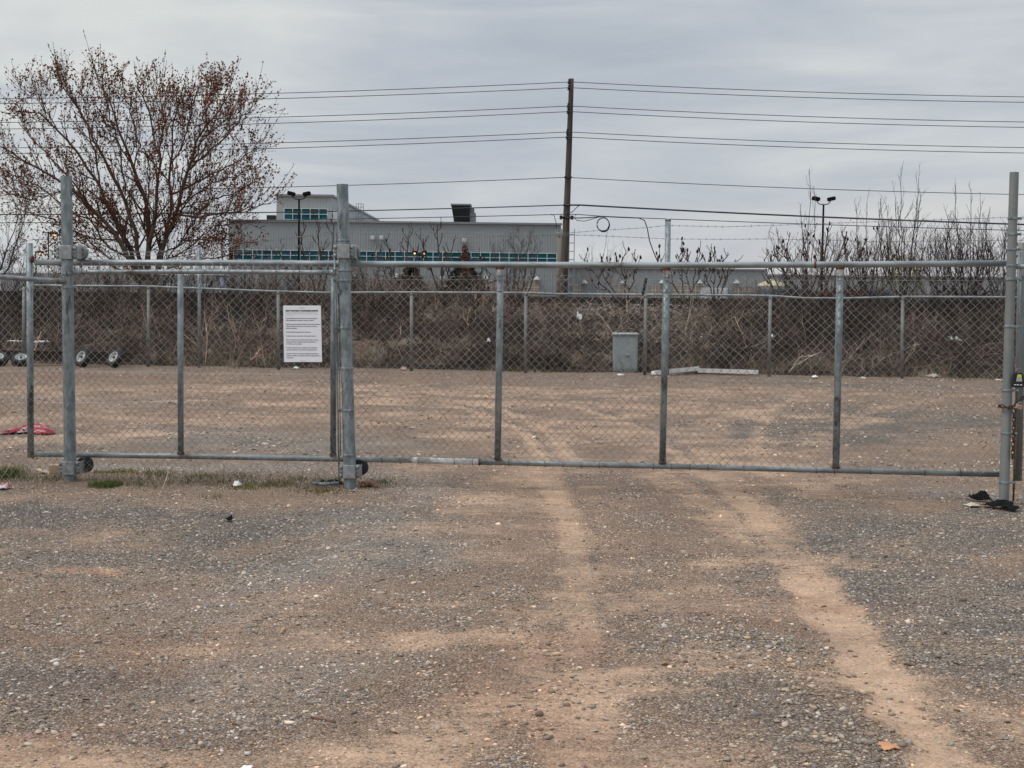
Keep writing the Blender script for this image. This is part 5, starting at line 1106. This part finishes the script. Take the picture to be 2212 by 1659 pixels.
# loading side below
dock = pmat('dock_door', (.30, .255, .205), (.26, .22, .18), 1, .7)
def dockdoor(parent, x0, x1, y0, y1, Y):
    a_, b_ = xz(x0, Y), xz(x1, Y); z1_, z0_ = zz(y0, (x0 + x1) / 2, Y), 0.2; q = MB(); q.box(((a_ + b_) / 2, Y - .08, (z0_ + z1_) / 2), (b_ - a_, .14, z1_ - z0_)); o = q.build('dock_door', dock, parent)
    q = MB()
    for k in range(1, 4): q.box((a_ + (b_ - a_) * k / 4, Y - .17, (z0_ + z1_) / 2), (.05, .04, z1_ - z0_))
    for k in range(5): q.box(((a_ + b_) / 2, Y - .172, z0_ + (z1_ - z0_) * k / 4), (b_ - a_, .04, .05))
    q.build('door_rib', mull, o)
for x0, x1 in ((651, 680), (760, 771), (826, 868), (927, 968), (1028, 1073), (1120, 1165)): dockdoor(wh, x0, x1, 605 + (x0 - 900) * .01, 0, BY)
for px, py in ((764, 594), (857, 596), (957, 598), (1050, 599), (1160, 601)):
    q = MB(); c = at(px, py, BY - .5); q.lathe([(.12, .3), (.45, -.15), (.42, -.2), (.05, -.22)], c, (0, 0, 1), 10); q.build('wall_lamp', fitting, wh)
q = MB(); lx = xz(1219, BY)
for s in (-.45, .45): q.tube([(lx + s, BY - .8, 0), (lx + s, BY - .8, zz(495, 1230, BY))], .07, 5)
for k in range(9): q.tube([(lx - .45, BY - .8, .8 + k * 1.0), (lx + 1.1, BY - .8, .8 + k * 1.0)], .05, 4)
for s in (1.1,): q.tube([(lx + s, BY - .8, 0), (lx + s, BY - .8, zz(495, 1230, BY))], .05, 5)
q.build('caged_ladder', cap_m, wh)
w2 = empty('warehouse', (xz(1430, BY + 6), BY + 6, 0)); tag(w2, 'long low grey warehouse wing with tan dock doors, right of the pole', 'building')
a_, b_ = X1 + .1, xz(1656, BY + 6); z_ = zz(581, 1440, BY + 6); q = MB(); ribbed(q, a_, b_, 0, z_, BY + 6); ribbed(q, BY + 6, BY + 40, 0, z_, b_, axis='y'); q.add([(a_, BY + 6, z_), (b_, BY + 6, z_), (b_, BY + 40, z_), (a_, BY + 40, z_)], [(0, 1, 2, 3)]); q.build('wall', siding, w2)
q = MB(); q.box(((a_ + b_) / 2, BY + 5.9, z_ + .04), (b_ - a_, .3, .18)); q.build('roof_cap', cap_m, w2)
q = MB(); q.box((a_ + (b_ - a_) * .745, BY + 5.85, (zz(621, 1560, BY)) / 2), (xz(1580, BY) - xz(1520, BY), .2, zz(621, 1560, BY))); q.build('white_panel', mull, w2)
for x0, x1 in ((1236, 1258), (1325, 1372), (1402, 1430), (1452, 1519), (1586, 1622)): dockdoor(w2, x0, x1, 616 + (x0 - 1400) * .01, 0, BY + 6)
for px in (1263, 1347, 1430, 1512, 1591):
    q = MB(); c = at(px, 609, BY + 5.5); q.lathe([(.12, .3), (.45, -.15), (.42, -.2), (.05, -.22)], c, (0, 0, 1), 10); q.build('wall_lamp', fitting, w2)
w3 = empty('warehouse', (xz(1900, 230), 230, 0)); tag(w3, 'distant pale flat warehouse seen through the right-hand thicket', 'building')
a_, b_ = xz(1640, 230), xz(2400, 230); z_ = zz(598, 1900, 230); q = MB(); ribbed(q, a_, b_, 0, z_, 230, .8); q.add([(a_, 230, z_), (b_, 230, z_), (b_, 260, z_), (a_, 260, z_)], [(0, 1, 2, 3)]); q.build('wall', pmat('pale_wall', (.30, .31, .33), (.27, .28, .30), .1, .7), w3)
q = MB(); q.box(((a_ + b_) / 2, 229.9, z_ + .06), (b_ - a_, .3, .25)); q.build('roof_cap', cap_m, w3)
w4 = empty('house', (xz(60, 210), 210, 0)); tag(w4, 'low pale building behind the maple at far left', 'building')
a_, b_ = xz(-200, 210), xz(470, 210); z_ = zz(592, 200, 210); q = MB(); ribbed(q, a_, b_, 0, z_, 210, .8); q.add([(a_, 210, z_), (b_, 210, z_), (b_, 240, z_), (a_, 240, z_)], [(0, 1, 2, 3)]); q.build('wall', pmat('left_wall', (.28, .28, .29), (.24, .24, .25), .1, .7), w4)
q = MB(); 
for k in range(9): q.box((a_ + (b_ - a_) * (k + .5) / 9, 209.9, z_ * .45), (2.2, .2, z_ * .5))
q.build('window', mull, w4)
# low hill on the skyline
q = []; xs_ = np.linspace(-1600, 1600, 80); V_ = []
for x_ in xs_: 
    h_ = 1.7 + 2000 * (.0105 + .0022 * math.sin(x_ / 340 + 1) + .0008 * math.sin(x_ / 60)) ; V_ += [(x_, 1500, -5), (x_, 2000, h_), (x_, 2600, h_ * .6)]
V_ = np.array(V_, float); F_ = np.array([(3 * k + j, 3 * k + 3 + j, 3 * k + 4 + j, 3 * k + 1 + j) for k in range(79) for j in range(2)])
tag(fast_mesh('hills', V_, F_, pmat('far_hill', (.14, .165, .20), (.12, .145, .18), .01, 1), None, None, True), kind='structure')

# ---- lot lamps
def lot_lamp(label, px, py, pyb, Y, s=1.0, lit=False, r=.12):
    e = empty('parking_lamp', at(px, pyb, Y)); tag(e, label, 'street lamp', 'lamps over the warehouse car park'); t = at(px, py, Y); b = at(px, pyb, Y); b[0] = t[0]; b[2] = 0
    q = MB(); q.tube([b, (b + t) / 2, t], [r, r, r * .8], 8); q.build('mast', matt_black, e, True)
    for sd in (-1, 1):
        q = MB(); q.tube([t, t + np.array((sd * .55 * s, 0, .05)), t + np.array((sd * .85 * s, 0, .35 * s)), t + np.array((sd * .88 * s, 0, .6 * s))], .05, 6); q.build('arm', matt_black, e)
        q = MB(); ca, sa = math.cos(.22 * sd), math.sin(.22 * sd); q.box(t + np.array((sd * 1.0 * s, 0, .75 * s)), (1.0 * s, .9 * s, .5 * s), rot=((ca, 0, -sa), (0, 1, 0), (sa, 0, ca)), bevel=.08); h = q.build('lamp_head', matt_black, e)
        if lit: q = MB(); q.box(t + np.array((sd * 1.0 * s, -.2, .40 * s)), (.42 * s, .5 * s, .14)); q.build('bulb', amber, h)
amber = emat('amber_light', (1.0, .45, .16), 2.6)
lot_lamp('black twin-headed lamp mast in front of the rooftop office', 646, 431, 640, 150, .78); lot_lamp('black twin-headed lamp mast rising from the right-hand thicket', 1779, 442, 640, 150, .78)
lot_lamp('lit amber twin lamp in front of the teal window band', 906, 552, 640, 165, .55, True, .06)
for (px, py, Y, lb_) in ((87, 546, 160, 'lower lit amber lamp seen through the left branches'), (115, 505, 150, 'higher lit amber lamp seen through the left branches')):
    e = empty('parking_lamp', at(px, 640, Y)); tag(e, lb_, 'street lamp', 'lit lamps behind the maple'); t = at(px, py, Y); q = MB(); q.tube([(t[0] - .5, Y, 0), t + np.array((-.5, 0, .1)), t + np.array((0, 0, .25))], .08, 6); q.build('mast', black_plastic, e)
    q = MB(); q.box(t + np.array((0, 0, .1)), (.8, .6, .16), bevel=.05); h = q.build('lamp_head', black_plastic, e); q = MB(); q.box(t + np.array((.1, -.1, -.12)), (.36, .3, .12), bevel=.04); q.build('bulb', amber, h)

# ---- things beyond the rails
def crate_bin(label, x0, x1, y0, Y, c, tilt=0):
    e = empty('skip_bin', (xz((x0 + x1) / 2, Y), Y, 0)); tag(e, label, 'skip'); a_, b_ = xz(x0, Y), xz(x1, Y); z_ = zz(y0, (x0 + x1) / 2, Y); q = MB(); w_ = .12
    q.box(((a_ + b_) / 2, Y, z_ / 2), (b_ - a_, w_, z_)); q.box(((a_ + b_) / 2, Y + 2.4, z_ / 2), (b_ - a_, w_, z_)); q.box((a_, Y + 1.2, z_ / 2), (w_, 2.28, z_)); q.box((b_, Y + 1.2, z_ / 2), (w_, 2.28, z_)); q.build('body', c, e)
    q = MB()
    for k in range(6): q.box((a_ + (b_ - a_) * (k + .5) / 6, Y - .09, z_ / 2), (.12, .06, z_ - .1))
    q.box(((a_ + b_) / 2, Y - .1, z_ - .06), (b_ - a_ + .1, .1, .16)); q.build('rib', c, e)
blue = pmat('blue_paint', (.02, .13, .22), (.015, .09, .16), 2, .6); orange = pmat('orange_paint', (.30, .08, .04), (.16, .06, .04), 2, .7)
crate_bin('dark blue steel bin behind the rails at right', 1665, 1727, 626, 85, blue); crate_bin('rusty orange bin behind the rails, right of the blue one', 1738, 1790, 631, 90, orange); crate_bin('orange-brown bin behind the rails beside the gate upright', 1800, 1862, 629, 92, orange); crate_bin('faded blue bin behind the yellow bush', 1885, 1925, 628, 95, pmat('pale_blue', (.10, .17, .24), None, 2, .6))
e = empty('parasol', at(1666, 640, 100)); tag(e, 'pale yellow canopy top beside the blue bin', 'canopy'); q = MB(); c = at(1666, 612, 100); q.lathe([(.05, .28), (.8, 0), (1.0, -.16), (.98, -.2)], c, (0, 0, 1), 12); q.build('canopy', pmat('yellow_cloth', (.52, .47, .30), None, 3, .8), e); q = MB(); q.tube([(c[0], c[1], 0), c], .04, 6); q.build('mast', cap_m, e)

# ================================================================== YARD OBJECTS
# ground cabinet behind the far fence
cz0 = ground(1351, 800); Yc = 31.95 - .07 * cz0[0] + .25; cA = at(1325.5, 801, Yc); cB = at(1377, 801, Yc); ct = at(1351, 724, Yc)
e = empty('utility_cabinet', ((cA[0] + cB[0]) / 2, Yc, 0)); tag(e, 'grey-green metal utility cabinet behind the far fence', 'utility cabinet')
cw = cB[0] - cA[0]; cx = (cA[0] + cB[0]) / 2; cm = pmat('cabinet_paint', (.30, .35, .355), (.26, .31, .315), 3, .55, 0, .03)
q = MB(); q.box((cx, Yc + .22, ct[2] / 2), (cw, .44, ct[2]), bevel=.012); q.build('body', cm, e)
q = MB(); q.box((cx, Yc + .21, ct[2] + .02), (cw + .04, .50, .05), bevel=.015); q.build('lid', pmat('cabinet_lid', (.42, .46, .46), None, 3, .5), e)
q = MB(); q.box((cx, Yc - .006, ct[2] * .52), (cw - .06, .012, ct[2] * .86), bevel=.004); d_ = q.build('door', cm, e); q = MB(); q.lathe([(.035, 0), (.035, .02), (.02, .03)], (cx + .03, Yc - .012, ct[2] * .47), (0, -1, 0), 10); q.box((cx + .03, Yc - .05, ct[2] * .47), (.09, .012, .02)); q.build('handle', pmat('worn_lock', (.35, .33, .25), None, 20, .5), d_)
# wheels left of the yard
def wheel(label, px, py, tilt, yaw, rim_on=True, rad=.20):
    Y = 31.55 + .0; c0 = at(px, py, 31.6); e = empty('trailer_wheel', (c0[0], c0[1], 0)); tag(e, label, 'wheel', 'old wheels lying by the far fence')
    ax = np.array((math.sin(yaw) * math.cos(tilt), -math.cos(yaw) * math.cos(tilt), math.sin(tilt))); cz = rad * math.cos(tilt) + .05 * abs(math.sin(tilt)) ; c = np.array((c0[0], c0[1], cz + .0))
    q = MB(); a = [(rad * .60, -.07), (rad * .64, -.085), (rad * .90, -.085), (rad, -.06), (rad, .06), (rad * .90, .085), (rad * .64, .085), (rad * .60, .07)]; q.lathe(a, c, ax, 32, closed=True)
    for k in range(28):
        t = k / 28 * 6.283; A_ = np.cross(ax, (0, 0, 1.)); A_ /= np.linalg.norm(A_); B_ = np.cross(ax, A_); p = c + (rad + .001) * (math.cos(t) * A_ + math.sin(t) * B_); q.tube([p - ax * .055, p + ax * .055], .008, 4)
    q.build('tyre', rubber, e, False)
    q = MB(); q.lathe([(rad * .60, -.075), (rad * .60, .078), (rad * .54, .078), (rad * .50, .03), (rad * .28, .02), (rad * .22, .045), (.001, .045)], c, ax, 28); rm = q.build('rim', pmat('white_rim', (.62, .62, .61), (.45, .45, .44), 20, .5, c3=(.14, .09, .06), c3amt=.60), e)
    q = MB(); q.lathe([(.03, .046), (.028, .065), (.001, .066)], c, ax, 12)
    for k in range(5):
        t = k / 5 * 6.283; A_ = np.cross(ax, (0, 0, 1.)); A_ /= np.linalg.norm(A_); B_ = np.cross(ax, A_); q.lathe([(.013, .02), (.013, .034), (.002, .035)], c + rad * .37 * (math.cos(t) * A_ + math.sin(t) * B_), ax, 8)
    q.build('hub', black_plastic, rm)
wheel('rightmost tyre with a bright white rim, leaning near the far fence', 250, 775, .5, -.6); wheel('tyre with worn white rim just right of the leftmost gate post', 180, 775, .4, -.55); wheel('tyre lying nearly flat behind the leftmost gate upright', 46, 779, 1.05, .1); wheel('tyre cut off by the left edge of the picture', -4, 778, 1.0, .2)
q = MB(); A_, B_ = at(-120, 764, 32.2), at(286, 772, 32.3)
for w_, h_, dz_ in ((.16, .02, .10), (.02, .18, 0), (.16, .02, -.10)):
    d_ = unit(B_ - A_); L_ = np.linalg.norm(B_ - A_); n_ = np.array((-d_[1], d_[0], 0)); upv = np.cross(d_, n_)
    q.box((A_ + B_) / 2 + upv * dz_, (L_, w_, h_), rot=np.stack([d_, n_, upv], 1))
tag(q.build('steel_beam', pmat('dark_rust', (.075, .04, .028), (.04, .026, .02), 6, .9)), 'long rusty steel beam lying behind the old wheels', 'beam')
# long white boards
def board(name, label, cat, p0, p1, w, th, m, z=.05, dz=0.0):
    a_, b_ = ground(*p0), ground(*p1); a_[2] = b_[2] = 0; a_[2] += z; b_[2] += z + dz; d_ = unit(b_ - a_); L_ = np.linalg.norm(b_ - a_); n_ = unit(np.array((-d_[1], d_[0], 0))); upv = np.cross(d_, n_); q = MB(); q.box((a_ + b_) / 2, (L_, w, th), rot=np.stack([d_, n_, upv], 1), bevel=.006)
    q.box((a_ + b_) / 2 + upv * (th / 2 + .012) - n_ * w * .42, (L_, .02, .022), rot=np.stack([d_, n_, upv], 1)); return tag(q.build(name, m), label, cat, 'long white boards by the far fence')
board('white_board', 'left of two long white boards, angled down to the left', 'board', (1411, 811), (1506, 808), .14, .07, white_paint, .05, .06); board('white_board', 'right of two long white boards, lying level', 'board', (1508, 809), (1638, 812), .14, .07, white_paint, .08, -.01)
# crumpled sheets and litter
def crumple(name, label, cat, px, py, w, d, m, seed, h=.03, rot=0., zoff=0., grp=None, n=14, pos=None, rag=.25):
    rg = np.random.default_rng(seed); g = ground(px, py) if pos is None else pos; z0_ = (float(zat(g[0], g[1])) if pos is None else g[2]); u, v = np.meshgrid(np.linspace(-1, 1, n), np.linspace(-1, 1, n)); ang = np.arctan2(v, u); k = 1 - rag + rag * (.5 + .5 * np.sin(ang * 3 + seed)) + rg.normal(0, rag * .15, u.shape)
    x_ = u * w / 2 * k; y_ = v * d / 2 * k; z_ = h * (fbm(x_ / w * 3 + seed, y_ / d * 3, .8, seed, 3)) * 1.2 + rg.uniform(0, h * .25, u.shape); z_ *= (1 - .5 * np.maximum(abs(u), abs(v)) ** 4)
    X_ = x_ * math.cos(rot) - y_ * math.sin(rot); Y_ = x_ * math.sin(rot) + y_ * math.cos(rot); T_ = np.stack([g[0] + X_, g[1] + Y_, z0_ + .003 + zoff + z_], -1).reshape(-1, 3); B_ = T_ - np.array((0, 0, .0025)); V_ = np.concatenate([T_, B_]); F_ = []
    for i_ in range(n - 1):
        for j_ in range(n - 1): a = i_ * n + j_; F_ += [(a, a + 1, a + n + 1, a + n), (n * n + a, n * n + a + n, n * n + a + n + 1, n * n + a + 1)]
    rim_ = [j_ for j_ in range(n)] + [i_ * n + n - 1 for i_ in range(1, n)] + [(n - 1) * n + j_ for j_ in range(n - 2, -1, -1)] + [i_ * n for i_ in range(n - 2, 0, -1)]
    for a, b in zip(rim_, rim_[1:] + rim_[:1]): F_.append((a, a + n * n, b + n * n, b))
    o = fast_mesh(name, V_, np.array(F_), m); return tag(o, label, cat, grp)
red_c = pmat('red_cloth', (.40, .03, .05), (.24, .02, .035), 14, .8, c3=(.50, .34, .30), c3amt=.53); white_p = pmat('litter_white', (.80, .80, .77), (.68, .68, .65), 15, .7); cream = pmat('cream_scrap', (.55, .50, .40), (.45, .40, .32), 15, .8); blackc = pmat('black_rag', (.008, .008, .009), (.013, .013, .014), 20, .9, spec=.1); card = pmat('cardboard', (.42, .30, .20), (.35, .25, .17), 15, .8)
crumple('red_cloth', 'crumpled red cloth lying flat in the yard at left', 'cloth', 68, 934, .60, 1.0, red_c, 3, .07, .1, n=26, rag=.5)
crumple('white_wrapper', 'white and red wrapper at the left edge below the fence', 'litter', 8, 1056, .10, .16, pmat('wrap', (.6, .58, .58), (.55, .05, .08), 12, .6), 5, .05); crumple('black_rag', 'torn black plastic lying around the foot of the right gate post', 'rag', 2170, 1099, .24, .34, blackc, 6, .07, .2, rag=.6); crumple('black_rag', 'black rag standing up left of the right gate post', 'rag', 2122, 1085, .13, .22, blackc, 7, .10, .5, rag=.6)
crumple('pale_scrap', 'pale cream slab beside the black rags', 'litter', 2100, 1094, .11, .13, cream, 8, .03, .1); crumple('orange_scrap', 'orange-brown scrap in the right wheel track near the bottom', 'litter', 1918, 1615, .070, .09, pmat('orange_scrap', (.62, .30, .14), (.5, .24, .12), 15, .7), 9, .015, .2); crumple('white_scrap', 'white scrap of paper at the bottom edge', 'litter', 533, 1660, .045, .05, white_p, 10, .01)
crumple('black_scrap', 'small black scrap on the grey gravel at left', 'litter', 496, 1129, .05, .08, blackc, 12, .04, .2, rag=.5); crumple('paper_cup', 'white crushed cup in the weeds left of the middle post', 'cup', 512, 1050, .075, .08, white_p, 13, .06); 
for k, (px, py, w_, d_, lb_, m_, h_) in enumerate([(2015, 817, .26, .3, 'pale cream block at the foot of the far fence, right', cream, .08), (2062, 808, .28, .25, 'white torn strip lying left of the right gate post by the brambles', white_p, .1), (2100, 812, .24, .2, 'short white strip nearest the right gate post at the far fence', white_p, .06), (872, 801, .15, .2, 'pale pink scrap at the foot of the embankment, centre', pmat('pinkish', (.5, .35, .32), None, 8, .7), .08),
                                                   (1760, 818, .12, .2, 'white scrap left of the rightmost gate upright', white_p, .07), (1865, 819, .1, .15, 'small white scrap between the far posts at right', white_p, .05), (1340, 812, .16, .15, 'small white scrap just below the utility cabinet', white_p, .04), (640, 796, .14, .15, 'white scrap under the notice', white_p, .05), (2160, 822, .2, .2, 'pale scrap by the base of the right post, far side', cream, .04)]):
    crumple('litter', lb_, 'litter', px, py, w_, d_, m_, 20 + k, h_)
def on_slope(px, py):
    d = ray(px, py)
    for t in np.linspace(31.2, 40, 300):
        p = EYE + d * (t / d[1])
        if p[2] < ez(p[0], p[1]): return p
    return at(px, py, 34)
for k, (px, py, w_, lb_, h_) in enumerate([(1250, 703, .14, 'white plastic bag caught in the weeds above the cabinet', .30), (1055, 745, .10, 'white and red litter halfway up the bank', .10), (2053, 744, .34, 'white plastic basin half hidden in the dark brambles', .12), (95, 747, .34, 'white sheet scrap behind the old wheels', .08), (40, 744, .42, 'long white plastic strip at far left on the bank', .05), (1665, 735, .12, 'small pale scrap in the brambles', .1)]):
    p = on_slope(px, py); crumple('litter', lb_, 'litter', 0, 0, w_, .3, white_p, 40 + k, h_, pos=p + np.array((0, -.25, .06)))
q = MB(); q.tube([ground(676, 1049) + np.array((0, 0, .02)), ground(700, 1051) + np.array((0, 0, .02)), ground(732, 1049) + np.array((0, 0, .02))], .016, 10); tag(q.build('pipe_offcut', galv, None, True), 'short grey pipe offcut lying left of the middle post', 'pipe')
crumple('black_rag', 'flattened black rag behind the short pipe offcut', 'rag', 712, 1043, .2, .25, blackc, 60, .04, .3, rag=.5); crumple('brown_leaves', 'heap of red-brown leaves at the foot of the middle post', 'leaves', 797, 1049, .2, .3, pmat('rb', (.26, .12, .07), (.16, .08, .05), 40, .9), 61, .05, .2, rag=.6)
e = empty('cardboard_box', ground(115, 1022)); tag(e, 'torn tan cardboard box under the gate rail beside the leftmost post', 'box'); c = ground(120, 1022); q = MB(); q.box(c + np.array((0, 0, .04)), (.09, .10, .075)); q.build('body', card, e); q = MB(); q.box(c + np.array((-.10, -.02, .02)), (.13, .12, .005), rot=((.96, 0, .28), (0, 1, 0), (-.28, 0, .96))); q.box(c + np.array((.07, .02, .012)), (.09, .08, .005)); q.build('flap', pmat('card_inner', (.55, .43, .31), None, 15, .8), e)
q = MB(); q.tube([ground(672, 1552) + np.array((0, 0, .006)), ground(700, 1558) + np.array((0, 0, .008)), ground(724, 1564) + np.array((0, 0, .006))], [.0055, .007, .006], 8); tag(q.build('stick', pmat('stick', (.20, .12, .08), None, 30, .9), None, True), 'short brown stick on the dirt near the bottom', 'stick')
q = MB(); q.tube([ground(515, 1296) + np.array((0, 0, .006)), ground(555, 1299) + np.array((0, 0, .006))], [.003, .003], 6); tag(q.build('stick', pmat('stick2', (.3, .26, .2), None, 30, .9), None, True), 'thin pale twig on the grey gravel', 'stick')
